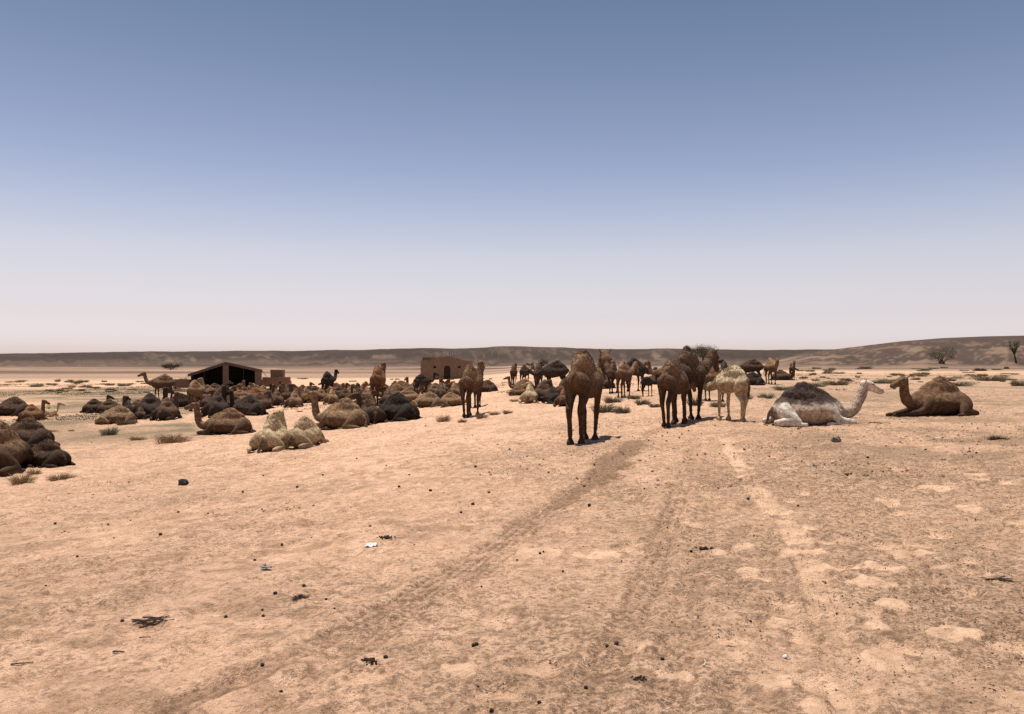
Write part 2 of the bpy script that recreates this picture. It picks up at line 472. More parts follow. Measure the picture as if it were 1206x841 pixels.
def ground_mat():
    b = NB('desert_ground')
    co = b.n('ShaderNodeNewGeometry').outputs['Position']
    c = b.attr('tint', 'Color'); g = b.attr('gravel'); nr = b.attr('nearness')
    f = b.noise(28, 5, .65, co); m = b.noise(6, 6, .65, co, .3); h = b.noise(95, 3, .6, co); st = b.noise(1.3, 5, .6, co)
    c = b.mix(1.0, c, b.mix(b.rng(m, .36, .60), (.80, .77, .74), (1.10, 1.10, 1.10)), 'MULTIPLY')
    c = b.mix(1.0, c, b.mix(b.rng(st, .3, .7), (.92, .90, .88), (1.07, 1.07, 1.06)), 'MULTIPLY')
    # coarse dark grains in the crust
    gs = b.math('MULTIPLY', b.math('SUBTRACT', g, .35), .075)
    f2 = b.noise(48, 4, .75, co)
    c = b.mix(b.math('MULTIPLY', b.math('MULTIPLY', b.rng(b.math('ADD', f2, gs), .60, .66), nr), .55), c, (.20, .125, .080))
    c = b.mix(b.math('MULTIPLY', b.math('MULTIPLY', b.rng(f2, .42, .35), nr), .30), c, (.76, .53, .37))
    grain = b.math('MULTIPLY', b.rng(f, .52, .58), b.math('MULTIPLY', g, nr))
    c = b.mix(b.math('MULTIPLY', grain, .7), c, (.15, .095, .06))
    k1 = b.noise(8.5, 9, .72, co, .25)  # finer brown marks: coarse soil plus dimple shading put into the colour
    k1b = b.math('MULTIPLY', b.math('MULTIPLY', b.rng(b.math('ADD', k1, gs), .555, .60), b.rng(st, .38, .56, .35, 1.0)), nr)
    c = b.mix(b.math('MULTIPLY', k1b, .50), c, (.25, .150, .090))
    k2 = b.noise(17, 7, .7, co, .1)
    c = b.mix(b.math('MULTIPLY', b.math('MULTIPLY', b.rng(b.math('ADD', k2, gs), .57, .61), nr), .55), c, (.19, .115, .070))
    sp = b.math('MULTIPLY', b.rng(h, .57, .64), b.math('MULTIPLY', g, nr))
    c = b.mix(b.math('MULTIPLY', sp, .55), c, (.10, .07, .05))
    lt = b.math('MULTIPLY', b.rng(h, .40, .30), nr)
    c = b.mix(b.math('MULTIPLY', lt, .25), c, (.66, .48, .34))
    b.color(c)
    b.b.inputs['Roughness'].default_value = .95
    b.b.inputs['Specular IOR Level'].default_value = .12
    hh = b.math('ADD', b.math('ADD', b.math('MULTIPLY', m, 1.3), b.math('MULTIPLY', k1, 1.6)), b.math('ADD', b.math('MULTIPLY', f2, 1.0), b.math('MULTIPLY', h, .22)))
    b.bump(hh, .9, .035)
    return b.m

build_ground()

# ------------------------------------------------------------------ camels
# A camel's body is one continuous surface, taken from a smooth union of tapered limbs
# and a ringed trunk sampled on a grid (surface nets).
def body_field(P, rings, top=.32):
    rings = np.array(rings)
    xs = rings[:, 0]
    x = P[..., 0]; y = P[..., 1]; z = P[..., 2]
    zb = np.interp(x, xs, rings[:, 1]); zt = np.interp(x, xs, rings[:, 2]); hw = np.interp(x, xs, rings[:, 3])
    zc = zb + (zt - zb) * .46; hz = np.where(z > zc, zt - zc, zc - zb)
    u = (z - zc) / hz
    hwz = hw * (1 - top * np.clip(u, 0, 1) ** 1.3 - .08 * np.clip(-u, 0, 1))
    q = np.sqrt((y / hwz) ** 2 + u ** 2)
    d = (q - 1) * np.minimum(hwz, hz) * .92
    ex = np.maximum(xs[0] - x, x - xs[-1])
    return np.maximum(d, ex)

def cone_field(P, a, b, ra, rb, fy=1.0):
    a = np.array(a, float); b = np.array(b, float)
    ab = b - a; L2 = (ab * ab).sum() + 1e-12
    ap = P - a
    t = np.clip((ap @ ab) / L2, 0, 1)
    q = ap - t[..., None] * ab
    return np.sqrt((q * q).sum(-1)) - (ra + (rb - ra) * t)

def ell_field(P, c, r):
    q = (P - np.array(c)) / np.array(r)
    n = np.sqrt((q * q).sum(-1))
    return (n - 1) * min(r)

def smin(a, b, k):
    h = np.clip(.5 + .5 * (b - a) / k, 0, 1)
    return b + (a - b) * h - k * h * (1 - h)

def catmull(P, n=4):
    P = [np.array(p, float) for p in P]
    Q = [2 * P[0] - P[1]] + P + [2 * P[-1] - P[-2]]
    out = []
    for i in range(1, len(Q) - 2):
        p0, p1, p2, p3 = Q[i - 1:i + 3]
        for k in range(n):
            t = k / n
            out.append(.5 * (2 * p1 + (p2 - p0) * t + (2 * p0 - 5 * p1 + 4 * p2 - p3) * t * t + (3 * p1 - p0 - 3 * p2 + p3) * t ** 3))
    out.append(P[-1])
    return out

def surface_nets(D, o, h):
    S = D < 0
    nx, ny, nz = D.shape
    cnt = np.zeros((nx - 1, ny - 1, nz - 1)); acc = np.zeros((nx - 1, ny - 1, nz - 1, 3))
    for ax in range(3):
        for u in (0, 1):
            for v in (0, 1):
                sl0 = [None] * 3; sl1 = [None] * 3
                oth = [i for i in range(3) if i != ax]
                sh = [nx, ny, nz]
                for i, q in zip(oth, (u, v)):
                    sl0[i] = slice(q, sh[i] - 1 + q); sl1[i] = sl0[i]
                sl0[ax] = slice(0, sh[ax] - 1); sl1[ax] = slice(1, sh[ax])
                a = D[tuple(sl0)]; b = D[tuple(sl1)]
                cr = (a < 0) != (b < 0)
                t = np.where(cr, a / np.where(cr, a - b, 1), 0)
                cnt += cr
                for i, q in zip(oth, (u, v)): acc[..., i] += cr * q
                acc[..., ax] += t
    act = cnt > 0
    ids = -np.ones(act.shape, np.int64); ids[act] = np.arange(act.sum())
    ii = np.argwhere(act)
    V = (ii + acc[act] / cnt[act][:, None]) * h + o
    F = []
    for ax in range(3):
        oth = [i for i in range(3) if i != ax]
        s0 = [slice(1, -1)] * 3; s1 = [slice(1, -1)] * 3
        s0[ax] = slice(0, -1); s1[ax] = slice(1, None)
        A = S[tuple(s0)]; B = S[tuple(s1)]
        e = np.argwhere(A != B)
        if not len(e): continue
        inside = A[tuple(e.T)]
        g = e + 1; g[:, ax] -= 1
        def cell(du, dv):
            c = g.copy(); c[:, oth[0]] -= du; c[:, oth[1]] -= dv
            return ids[tuple(c.T)]
        q = np.stack([cell(1, 1), cell(0, 1), cell(0, 0), cell(1, 0)], 1)
        flip = inside if ax != 1 else ~inside
        q[~flip] = q[~flip][:, ::-1]
        F.append(q)
    return V, np.concatenate(F)

STAND_RINGS = [(-.93, 1.36, 1.44, .02), (-.88, 1.26, 1.54, .10), (-.78, 1.16, 1.63, .17), (-.60, 1.10, 1.71, .225), (-.35, 1.05, 1.77, .27), (-.05, .97, 1.81, .325),
               (.25, .93, 1.80, .335), (.50, .93, 1.76, .30), (.70, 1.00, 1.70, .24), (.86, 1.12, 1.60, .16), (.95, 1.25, 1.48, .03)]
LIE_RINGS = [(-1.05, .26, .36, .02), (-1.0, .14, .52, .11), (-.88, .06, .71, .20), (-.65, .0, .84, .32), (-.35, .0, .87, .42), (0, -.01, .94, .45),
             (.35, -.01, .94, .43), (.6, .0, .86, .37), (.80, .05, .74, .29), (.95, .14, .62, .19), (1.04, .27, .5, .03)]

NECKS = {   # neck centre line beyond the chest for a standing animal; head yaw and pitch in degrees
    'up': ([(.62, 0, 1.50), (.98, 0, 1.36), (1.24, 0, 1.50), (1.36, 0, 1.80), (1.42, 0, 2.06)], 0, -12),
    'back': ([(.62, 0, 1.50), (.96, -.02, 1.38), (1.18, -.06, 1.52), (1.22, -.10, 1.74), (1.17, -.14, 1.92)], 212, -46),
    'left': ([(.62, 0, 1.50), (.96, .03, 1.36), (1.20, .10, 1.52), (1.28, .18, 1.82), (1.30, .26, 2.04)], 80, -10),
    'right': ([(.62, 0, 1.50), (.96, -.03, 1.36), (1.20, -.10, 1.52), (1.28, -.18, 1.82), (1.30, -.26, 2.04)], -80, -10),
    'droop': ([(.62, 0, 1.50), (.98, -.03, 1.42), (1.28, -.06, 1.58), (1.44, -.10, 1.78), (1.50, -.14, 1.90)], -25, -62),
    'low': ([(.62, 0, 1.48), (1.00, .02, 1.24), (1.32, .04, 1.16), (1.60, .05, 1.24), (1.80, .06, 1.36)], 5, -35),
    'lowleft': ([(.62, 0, 1.48), (.95, .06, 1.26), (1.22, .2, 1.18), (1.42, .38, 1.30), (1.5, .52, 1.42)], 60, -30),
}
LNECKS = {
    'up': ([(.70, 0, .50), (1.02, 0, .36), (1.28, 0, .50), (1.38, 0, .88), (1.41, 0, 1.26)], 0, -6),
    'tall': ([(.70, 0, .50), (1.00, 0, .34), (1.30, 0, .40), (1.52, 0, .72), (1.66, 0, 1.10)], 0, -14),
    'left': ([(.70, 0, .50), (1.00, .03, .38), (1.24, .10, .52), (1.33, .18, .86), (1.34, .25, 1.12)], 75, -8),
    'right': ([(.70, 0, .50), (1.00, -.03, .38), (1.24, -.10, .52), (1.33, -.18, .86), (1.34, -.25, 1.12)], -75, -8),
    'stretch': ([(.70, 0, .46), (1.05, 0, .28), (1.40, 0, .20), (1.70, 0, .26), (1.92, 0, .38)], 0, -12),
    'curl': ([(.70, .02, .46), (1.00, .12, .30), (1.12, .36, .26), (1.02, .62, .30), (.86, .78, .40)], 150, -20),
    'short': ([(.68, 0, .52), (.96, 0, .42), (1.14, 0, .56), (1.19, 0, .84), (1.20, 0, 1.06)], 10, -10),
    'erect': ([(.68, 0, .52), (.92, 0, .42), (1.10, 0, .60), (1.15, 0, .98), (1.16, 0, 1.32)], -18, -14),
}
NECK_R = [.195, .155, .122, .105, .098]

def camel_prims(pose, neck, hump=1.0, slim=1.0, legs=0):
    """-> list of (tag, k, function, bounds)"""
    out = []
    def cone(t, a, b, ra, rb, k=.04):
        m = max(ra, rb) + k + .05
        lo = np.minimum(a, b) - m; hi = np.maximum(a, b) + m
        out.append((t, k, lambda P, a=a, b=b, ra=ra, rb=rb: cone_field(P, a, b, ra, rb), lo, hi))
    def chain(t, pts, rs, k=.04, n=3):
        P = catmull(pts, n); R = np.interp(np.linspace(0, len(rs) - 1, len(P)), range(len(rs)), rs)
        for i in range(len(P) - 1): cone(t, P[i], P[i + 1], R[i], R[i + 1], k)
    def ell(t, c, r, k=.1):
        m = k + .08
        lo = np.array(c) - np.array(r) - m; hi = np.array(c) + np.array(r) + m
        out.append((t, k, lambda P, c=c, r=r: ell_field(P, c, r), lo, hi))
    rings = STAND_RINGS if pose == 'stand' else LIE_RINGS
    rings = [(x, zb + (0 if pose == 'lie' else (1 - slim) * .25), zt, w_ * slim) for x, zb, zt, w_ in rings]
    xs = [q[0] for q in rings]
    out.append(('body', .02, lambda P: body_field(P, rings, .44 if pose == 'stand' else .60), np.array([xs[0] - .1, -.6, -.1]), np.array([xs[-1] + .1, .6, 2.0])))
    bz = 1.80 if pose == 'stand' else .92
    hx = -.10
    ell('hump', (hx, 0, bz - .08), (.52, .20, .18), .12)
    ell('hump', (hx - .02, 0, bz + .05 * hump), (.27, .13 if pose == 'stand' else .10, .16 * (.5 + .5 * hump)), .12)
    if hump > .6: ell('hump', (hx - .04, 0, bz + .15 * hump), (.15, .085 if pose == 'stand' else .055, .11), .08)
    nk, yaw, pitch = (NECKS if pose == 'stand' else LNECKS)[neck]
    chain('neck', nk, [r * (.5 + .5 * slim) for r in NECK_R], .07, 4)
    # throat and mane fullness
    hb = np.array(nk[-1], float)
    ya, pa = math.radians(yaw), math.radians(pitch)
    f = np.array([math.cos(ya) * math.cos(pa), math.sin(ya) * math.cos(pa), math.sin(pa)])
    s = np.array([-math.sin(ya), math.cos(ya), 0.0])
    u = np.cross(f, s); u = u if u[2] > 0 else -u
    HS = 1.2
    def hp(a, b, c): return hb + (f * a + s * b + u * c) * HS
    cone('head', hp(-.02, 0, .03), hp(.12, 0, .045), .118, .104, .04)
    cone('head', hp(.12, 0, .03), hp(.28, 0, .0), .100, .072, .04)
    cone('head', hp(.28, 0, .0), hp(.42, 0, -.025), .072, .064, .03)
    cone('head', hp(.06, 0, -.04), hp(.36, 0, -.075), .076, .045, .03)
    cone('muzzle', hp(.41, 0, -.02), hp(.45, 0, -.045), .063, .055, .02)
    cone('muzzle', hp(.34, 0, -.085), hp(.41, 0, -.095), .042, .037, .02)
    for q in (-1, 1):
        cone('head', hp(.13, q * .075, .075), hp(.17, q * .075, .065), .038, .034, .02)
        cone('ear', hp(-.03, q * .085, .08), hp(-.07, q * .125, .155), .028, .016, .015)
    if pose == 'stand':
        o = [(0, 0, 0, 0), (.10, -.08, -.06, .10), (-.06, .08, .12, -.04)][legs]
        for i, q in enumerate((1, -1)):
            df, dh = o[i], o[2 + i]
            chain('leg', [(.52, q * .16, 1.38), (.44, q * .195, 1.10), (.47 + df * .5, q * .16, .64), (.45 + df, q * .145, .16)],
                  [.138 * slim, .078 * slim, .047, .033], .06, 4)
            cone('leg', (.475 + df * .5, q * .162, .68), (.475 + df * .5, q * .158, .60), .060, .055, .03)
            cone('leg', (.45 + df, q * .145, .16), (.47 + df, q * .145, .07), .042, .068, .03)
            cone('foot', (.43 + df, q * .145, .045), (.54 + df, q * .145, .035), .085, .068, .03)
            chain('leg', [(-.60, q * .125, 1.36), (-.50, q * .155, 1.08), (-.62 + dh * .4, q * .13, .86), (-.70 + dh * .6, q * .115, .70), (-.66 + dh * .9, q * .105, .40), (-.64 + dh, q * .10, .16)],
                  [.160 * slim, .104 * slim, .058, .046, .034, .032], .07, 4)
            cone('leg', (-.72 + dh * .6, q * .117, .76), (-.69 + dh * .6, q * .113, .64), .056, .050, .03)
            cone('leg', (-.64 + dh, q * .10, .16), (-.62 + dh, q * .10, .07), .038, .062, .03)
            cone('foot', (-.66 + dh, q * .10, .045), (-.56 + dh, q * .10, .035), .078, .064, .03)
        chain('tail', [(-.88, 0, 1.50), (-.97, 0, 1.36), (-.97, .01, 1.12), (-.95, .02, .92)], [.045, .032, .03, .04], .03, 3)
        cone('tail', (-.95, .02, .94), (-.93, .02, .78), .042, .02, .02)
    else:
        for q in (1, -1):
            chain('leg', [(-.74, q * .12, .54), (-.74, q * .32, .33), (-.52, q * .48, .13)], [.17, .17, .11], .09, 4)
            chain('leg', [(-.48, q * .50, .11), (-.76, q * .49, .13), (-1.06, q * .42, .10)], [.10, .095, .07], .03, 3)
            chain('leg', [(-1.06, q * .42, .07), (-.70, q * .55, .05), (-.40, q * .57, .045)], [.065, .045, .04], .02, 3)
            cone('foot', (-.40, q * .57, .04), (-.28, q * .57, .04), .06, .055, .02)
            chain('leg', [(.52, q * .22, .50), (.62, q * .31, .30), (.82, q * .29, .15), (1.22, q * .24, .09)], [.15, .125, .090, .072], .05, 3)
            if legs == 2:
                chain('leg', [(1.22, q * .24, .09), (1.38, q * .21, .07), (1.56, q * .17, .05)], [.075, .05, .045], .03, 3)
                cone('foot', (1.56, q * .17, .05), (1.66, q * .16, .04), .07, .06, .03)
            else:
                chain('leg', [(1.22, q * .24, .07), (.90, q * .34, .05), (.58, q * .39, .05)], [.07, .05, .045], .03, 3)
                cone('foot', (.52, q * .40, .045), (.42, q * .41, .04), .065, .06, .03)
        chain('tail', [(-1.0, 0, .48), (-1.09, .02, .34), (-1.12, .05, .16), (-1.14, .08, .06)], [.05, .042, .045, .05], .02, 3)
    return out, hp

def camel_mesh(name, pose, neck, vox=.03, hump=1.0, slim=1.0, legs=0, wool=.012, seed=1, hair=0, hairlen=1.0):
    prims, hp = camel_prims(pose, neck, hump, slim, legs)
    lo = np.min([p[3] for p in prims], 0); hi = np.max([p[4] for p in prims], 0)
    n = np.ceil((hi - lo) / vox).astype(int) + 1
    D = np.full(tuple(n), 1.0)
    ax = [lo[i] + np.arange(n[i]) * vox for i in range(3)]
    for t, k, fn, a, b in prims:
        i0 = np.maximum(((a - lo) / vox).astype(int), 0); i1 = np.minimum(np.ceil((b - lo) / vox).astype(int) + 1, n)
        sl = tuple(slice(i0[i], i1[i]) for i in range(3))
        P = np.stack(np.meshgrid(*[ax[i][sl[i]] for i in range(3)], indexing='ij'), -1)
        D[sl] = smin(D[sl], fn(P), k)
    V, F = surface_nets(D, lo, vox)
    # two passes of relaxation keep the grid from showing
    for _ in range(2):
        acc = np.zeros_like(V); cnt = np.zeros(len(V))
        for i in range(4):
            np.add.at(acc, F[:, i], V[F[:, (i + 1) % 4]] + V[F[:, (i + 3) % 4]]); np.add.at(cnt, F[:, i], 2)
        V = V * .5 + .5 * acc / cnt[:, None]
    tags = sorted({p[0] for p in prims})
    T = {t: np.full(len(V), 9.0) for t in tags}
    for t, k, fn, a, b in prims: T[t] = np.minimum(T[t], fn(V))
    nrm = np.zeros_like(V)
    e1 = V[F[:, 2]] - V[F[:, 0]]; e2 = V[F[:, 3]] - V[F[:, 1]]
    fnm = np.cross(e1, e2)
    for i in range(4): np.add.at(nrm, F[:, i], fnm)
    nrm /= np.linalg.norm(nrm, axis=1)[:, None] + 1e-9
    soft = {t: np.exp(-np.clip(T[t], -.05, 1) / .035) for t in tags}
    tot = sum(soft.values())
    leg = (soft['leg'] + soft['foot']) / tot
    head = (soft['head'] + soft['muzzle'] + soft['ear']) / tot
    muz = soft['muzzle'] / tot
    bz = 1.80 if pose == 'stand' else .92
    hmp = sst(bz - .10, bz + .12, V[:, 2]) * sst(.75, .45, np.abs(V[:, 0] + .10)) * (1 - head)
    neckm = soft['neck'] / tot
    top = np.clip(nrm[:, 2], 0, 1) * (1 - head) * (1 - leg)
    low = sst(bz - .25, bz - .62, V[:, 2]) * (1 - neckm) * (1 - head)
    bodym = np.clip(1 - leg - head, 0, 1)
    # wool: clumps on the trunk, hump and nape
    nn = vn3(V * np.array([11, 11, 9.]), seed) * .6 + vn3(V * 24.0, seed + 5) * .4
    amp = wool * (bodym * 1.1 + .15 + hmp * 1.2)
    fold = vn3(V * np.array([4.5, 5, 5.]), seed + 11) * .014 * bodym
    V = V + nrm * fold[:, None]
    V = V + nrm * (nn * amp)[:, None]
    me = raw_mesh(name, V, F)
    oth = np.minimum(T['body'], T['leg'])
    tl = np.clip((oth - T['tail']) / .02 + .5, 0, 1)
    if pose == 'lie':
        tl = np.maximum(tl, .8 * sst(-.72, -.90, V[:, 0]) * sst(.20, .10, np.abs(V[:, 1])) * sst(.52, .36, V[:, 2]))
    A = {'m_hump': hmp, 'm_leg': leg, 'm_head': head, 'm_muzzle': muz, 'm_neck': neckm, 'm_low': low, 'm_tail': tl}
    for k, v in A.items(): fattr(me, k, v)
    res = {'me': me, 'eye': [hp(.14, q * .100, .06) for q in (-1, 1)], 'height': float(V[np.abs(V[:, 0] + .1) < .4][:, 2].max()),
           'pose': pose, 'hair': None}
    if hair:
        rs = np.random.RandomState(seed + 9)
        wgt = (.15 + bodym * .75 + hmp * 1.2 + neckm * .8) * (1 - head * .8)
        wf = wgt[F[:, 0]]; wf = wf / wf.sum()
        fi = rs.choice(len(F), hair, p=wf)
        uv = rs.rand(hair, 2)
        c0 = V[F[fi, 0]] * (1 - uv[:, :1]) + V[F[fi, 1]] * uv[:, :1]; c1 = V[F[fi, 3]] * (1 - uv[:, :1]) + V[F[fi, 2]] * uv[:, :1]
        root = c0 * (1 - uv[:, 1:]) + c1 * uv[:, 1:]
        N = nrm[F[fi, 0]]
        hm = hmp[F[fi, 0]]; nm = neckm[F[fi, 0]]
        dr = np.array([-.45, 0, -.75]) + rs.randn(hair, 3) * .30
        dr = dr - N * (dr * N).sum(1)[:, None]; dr /= np.linalg.norm(dr, axis=1)[:, None] + 1e-9
        dr = dr + N * rs.uniform(.10, .38, (hair, 1))
        dr /= np.linalg.norm(dr, axis=1)[:, None]
        L = (.034 + .026 * hm + .018 * nm) * rs.uniform(.6, 1.5, hair) * hairlen
        wv = np.cross(N, dr); wv /= np.linalg.norm(wv, axis=1)[:, None] + 1e-9
        hwid = rs.uniform(.006, .012, hair)[:, None]
        root = root - N * .006
        HV = np.stack([root - wv * hwid, root + wv * hwid, root + dr * L[:, None]], 1).reshape(-1, 3)
        hm_ = raw_mesh('coat_hair', HV, np.arange(hair * 3).reshape(-1, 3), smooth=False)
        for k, v in A.items(): fattr(hm_, k, np.repeat(v[F[fi, 0]], 3))
        res['hair'] = hm_
    return res

def coat(name, base, hump, leg, face=None, low=None, var=.16, patch=None, muzzle=None, tail=None):
    b = NB(name)
    co = b.co('Object')
    n = b.noise(3.2, 5, .6, co); n2 = b.noise(8, 5, .65, co); n3 = b.noise(60, 3, .6, b.co('Object', (1, 1, .35)))
    c = b.mix(b.rng(n, .3, .7), tuple(q * (1 - var) for q in base), tuple(q * (1 + var) for q in base))
    if low: c = b.mix(b.math('MULTIPLY', b.attr('m_low'), b.rng(n, .25, .6, .35, 1.0)), c, low)  # shade of the lower flanks put into the coat; tan flank on piebald
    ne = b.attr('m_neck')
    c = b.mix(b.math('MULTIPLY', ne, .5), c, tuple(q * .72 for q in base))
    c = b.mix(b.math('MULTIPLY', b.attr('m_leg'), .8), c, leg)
    c = b.mix(b.math('MULTIPLY', b.attr('m_head'), .85), c, face or tuple(q * .8 for q in base))
    hf = b.attr('m_hump')
    if patch:
        z = b.n('ShaderNodeSeparateXYZ'); b.l(co, z.inputs[0])
        # blanket of dark wool over the back with ragged white breaks
        line = b.math('ADD', z.outputs['Z'], b.math('MULTIPLY', b.math('SUBTRACT', n, .5), .55))
        line = b.math('ADD', line, b.math('MULTIPLY', b.math('SUBTRACT', n2, .5), .35))
        m = b.rng(line, .54, .66)
        m = b.math('MULTIPLY', m, b.math('SUBTRACT', 1.0, b.attr('m_head')))
        m = b.math('MULTIPLY', m, b.rng(z.outputs['X'], .95, .80))
        nk = b.math('MULTIPLY', b.attr('m_neck'), b.rng(z.outputs['X'], 1.36, 1.28))
        nk = b.math('MULTIPLY', nk, b.rng(z.outputs['Z'], .62, .72))
        c = b.mix(m, c, patch)
        c = b.mix(nk, c, patch)
    else:
        c = b.mix(b.math('MULTIPLY', hf, b.rng(n2, .3, .6, .2, .8)), c, hump)
    c = b.mix(b.math('MULTIPLY', b.attr('m_muzzle'), .6), c, muzzle or tuple(q * .5 for q in base))
    c = b.mix(b.math('MULTIPLY', b.attr('m_tail'), .9), c, tail or tuple(q * .45 for q in base))
    c = b.mix(1.0, c, b.mix(b.rng(n2, .38, .62), (.62, .62, .62), (1.32, 1.29, 1.25)), 'MULTIPLY')
    c = b.mix(1.0, c, b.mix(b.rng(n3, .35, .65), (.92, .92, .92), (1.07, 1.07, 1.07)), 'MULTIPLY')
    r = b.n('ShaderNodeObjectInfo').outputs['Random']
    hs = b.n('ShaderNodeHueSaturation')
    b.l(b.rng(r, 0, 1, .8, 1.2), hs.inputs['Value']); b.l(c, hs.inputs['Color'])
    b.color(hs.outputs[0])
    b.b.inputs['Roughness'].default_value = .85
    b.b.inputs['Sheen Weight'].default_value = .0
    b.b.inputs['Sheen Roughness'].default_value = .5
    b.bump(b.math('ADD', n2, b.math('MULTIPLY', n3, .5)), .7, .03)
    return b.m

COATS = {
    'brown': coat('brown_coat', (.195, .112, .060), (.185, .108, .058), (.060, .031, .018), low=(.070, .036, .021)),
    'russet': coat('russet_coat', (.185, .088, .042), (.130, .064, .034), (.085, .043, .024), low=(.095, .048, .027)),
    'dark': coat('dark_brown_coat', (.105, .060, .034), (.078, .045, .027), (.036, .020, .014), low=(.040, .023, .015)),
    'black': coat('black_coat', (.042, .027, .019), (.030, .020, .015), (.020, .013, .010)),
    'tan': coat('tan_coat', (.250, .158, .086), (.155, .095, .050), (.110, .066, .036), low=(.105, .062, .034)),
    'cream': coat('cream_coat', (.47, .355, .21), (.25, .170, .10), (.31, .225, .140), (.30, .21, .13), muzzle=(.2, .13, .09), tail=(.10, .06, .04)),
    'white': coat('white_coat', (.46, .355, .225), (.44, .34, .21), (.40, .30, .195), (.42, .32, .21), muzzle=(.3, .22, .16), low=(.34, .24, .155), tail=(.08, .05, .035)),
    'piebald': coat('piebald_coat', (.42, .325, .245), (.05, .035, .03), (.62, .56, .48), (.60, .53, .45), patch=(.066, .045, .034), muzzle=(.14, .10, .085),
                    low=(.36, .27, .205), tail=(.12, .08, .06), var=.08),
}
eye_m = NB('camel_eye'); eye_m.color((.01, .008, .007)); eye_m.b.inputs['Roughness'].default_value = .15; eye_m = eye_m.m

def eye_mesh():
    import bmesh
    bm = bmesh.new(); bmesh.ops.create_icosphere(bm, subdivisions=2, radius=.022)
    me = bpy.data.meshes.new('eye'); bm.to_mesh(me); bm.free(); me.materials.append(eye_m)
    for p in me.polygons: p.use_smooth = True
    return me
EYE = eye_mesh()

MESH = {}
def M(key):
    if key in MESH: return MESH[key]
    hero = key.startswith('H')
    spec = VARIANTS[key]
    MESH[key] = camel_mesh('camel', vox=.024 if hero else .042, hair=9000 if hero else 0, seed=hash_name(key), wool=.014 if hero else .018, **spec)
    return MESH[key]

def hash_name(s):
    return sum((i + 3) * ord(c) for i, c in enumerate(s)) % 997

VARIANTS = {
    'Hback': dict(pose='stand', neck='back', legs=1, slim=.88),
    'Hrear': dict(pose='stand', neck='up', legs=2, slim=.9),
    'Hdroop': dict(pose='stand', neck='droop', legs=1, hump=1.25),
    'Hyoung': dict(pose='stand', neck='low', legs=2, hump=.75, slim=.92),
    'Hwhite': dict(pose='stand', neck='lowleft', legs=1, hump=.8, slim=.86),
    'Lup': dict(pose='lie', neck='up'),
    'HLtall': dict(pose='lie', neck='tall'),
    'HLup': dict(pose='lie', neck='up', legs=0),
    'HLfeet': dict(pose='lie', neck='short', legs=2, hump=1.1),
    'HLleft': dict(pose='lie', neck='left', hump=1.1, slim=.86),
    'HLcurl': dict(pose='lie', neck='curl', hump=.8, slim=.9),
    'Lleft': dict(pose='lie', neck='left'),
    'Lright': dict(pose='lie', neck='right', hump=.9),
    'Lerect': dict(pose='lie', neck='erect', hump=1.1),
    'Lstretch': dict(pose='lie', neck='stretch'),
    'Lcurl': dict(pose='lie', neck='curl', hump=.8),
    'Sup': dict(pose='stand', neck='up', legs=1),
    'Sleft': dict(pose='stand', neck='left', legs=2),
    'Sright': dict(pose='stand', neck='right', legs=0),
    'Slow': dict(pose='stand', neck='low', legs=2),
    'Sdroop': dict(pose='stand', neck='droop', legs=0),
    'Scalf': dict(pose='stand', neck='up', legs=2, hump=.25, slim=.66),
}

def camel(key, px, base, top, head, coatname, label, group=None, smin_=.45, smax_=1.3, depth=None):
    """px, base, top: where the animal stands in the photograph; head: heading in degrees (0 right, 90 away, 180 left)"""
    if key == 'Lup' and 60 <= head <= 125: key = ('Lright', 'Lleft', 'Lerect')[int(px) % 3]
    R = M(key)
    hr = math.radians(head)
    x, y = at(px, base)
    if depth:
        x, y = x * depth / y, depth
    half = abs(math.sin(hr)) * (1.0 if R['pose'] == 'lie' else .60) + abs(math.cos(hr)) * (.5 if R['pose'] == 'lie' else .16)
    sc = np.clip((base - top) * y / FPX / R['height'], smin_, smax_)
    y2 = y + half * sc
    x2 = x * y2 / y
    sc = float(np.clip((base - top) * y / FPX / R['height'] * (1 + .35 * half / y), smin_, smax_))
    me = R['me']
    if not me.materials: me.materials.append(COATS['brown'])
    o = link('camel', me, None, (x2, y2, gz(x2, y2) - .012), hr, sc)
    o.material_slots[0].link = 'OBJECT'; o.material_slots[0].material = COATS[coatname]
    tag(o, label, 'camel', group)
    if R['hair']:
        h = R['hair']
        if not h.materials: h.materials.append(COATS['brown'])
        c = link('coat_hair', h, o)
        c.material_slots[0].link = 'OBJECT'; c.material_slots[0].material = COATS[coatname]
        for e in R['eye']: link('eye', EYE, o, tuple(e))
    return o

HERD = 'camels of the herd'
# --- the large, near animals
camel('Hback', 688, 523, 412, 68, 'brown', 'tall brown camel standing on bare sand, rump to the viewer, head turned back', HERD)
camel('Hyoung', 793, 503, 424, 58, 'brown', 'young brown camel standing in front of the big dark one, hind legs nearest the viewer', HERD)
camel('Hdroop', 811, 497, 407, 56, 'dark', 'big dark camel with a high hump and hanging head, standing behind the young brown one', HERD)
camel('Hwhite', 862, 497, 430, 112, 'white', 'pale cream young camel standing on slim legs beside the big dark camel', HERD)
camel('HLtall', 951, 502, 450, 4, 'piebald', 'white camel with dark wool over its hump and back, lying facing right', HERD)
camel('HLfeet', 1104, 491, 443, 194, 'brown', 'brown camel lying on the right facing the white one, forefeet stretched out', HERD)
camel('HLup', 268, 512, 480, 176, 'brown', 'brown camel lying facing left just behind the two cream camels', HERD)
camel('HLleft', 322, 532, 489, 86, 'cream', 'cream camel lying rump towards the viewer, the left one of the cream pair', HERD)
camel('HLcurl', 360, 528, 492, 72, 'cream', 'cream camel with a brown-tufted hump lying to the right of the other cream one', HERD)
camel('HLup', 404, 506, 468, 152, 'tan', 'tan camel lying half turned away with raised head, right of the cream pair', HERD)
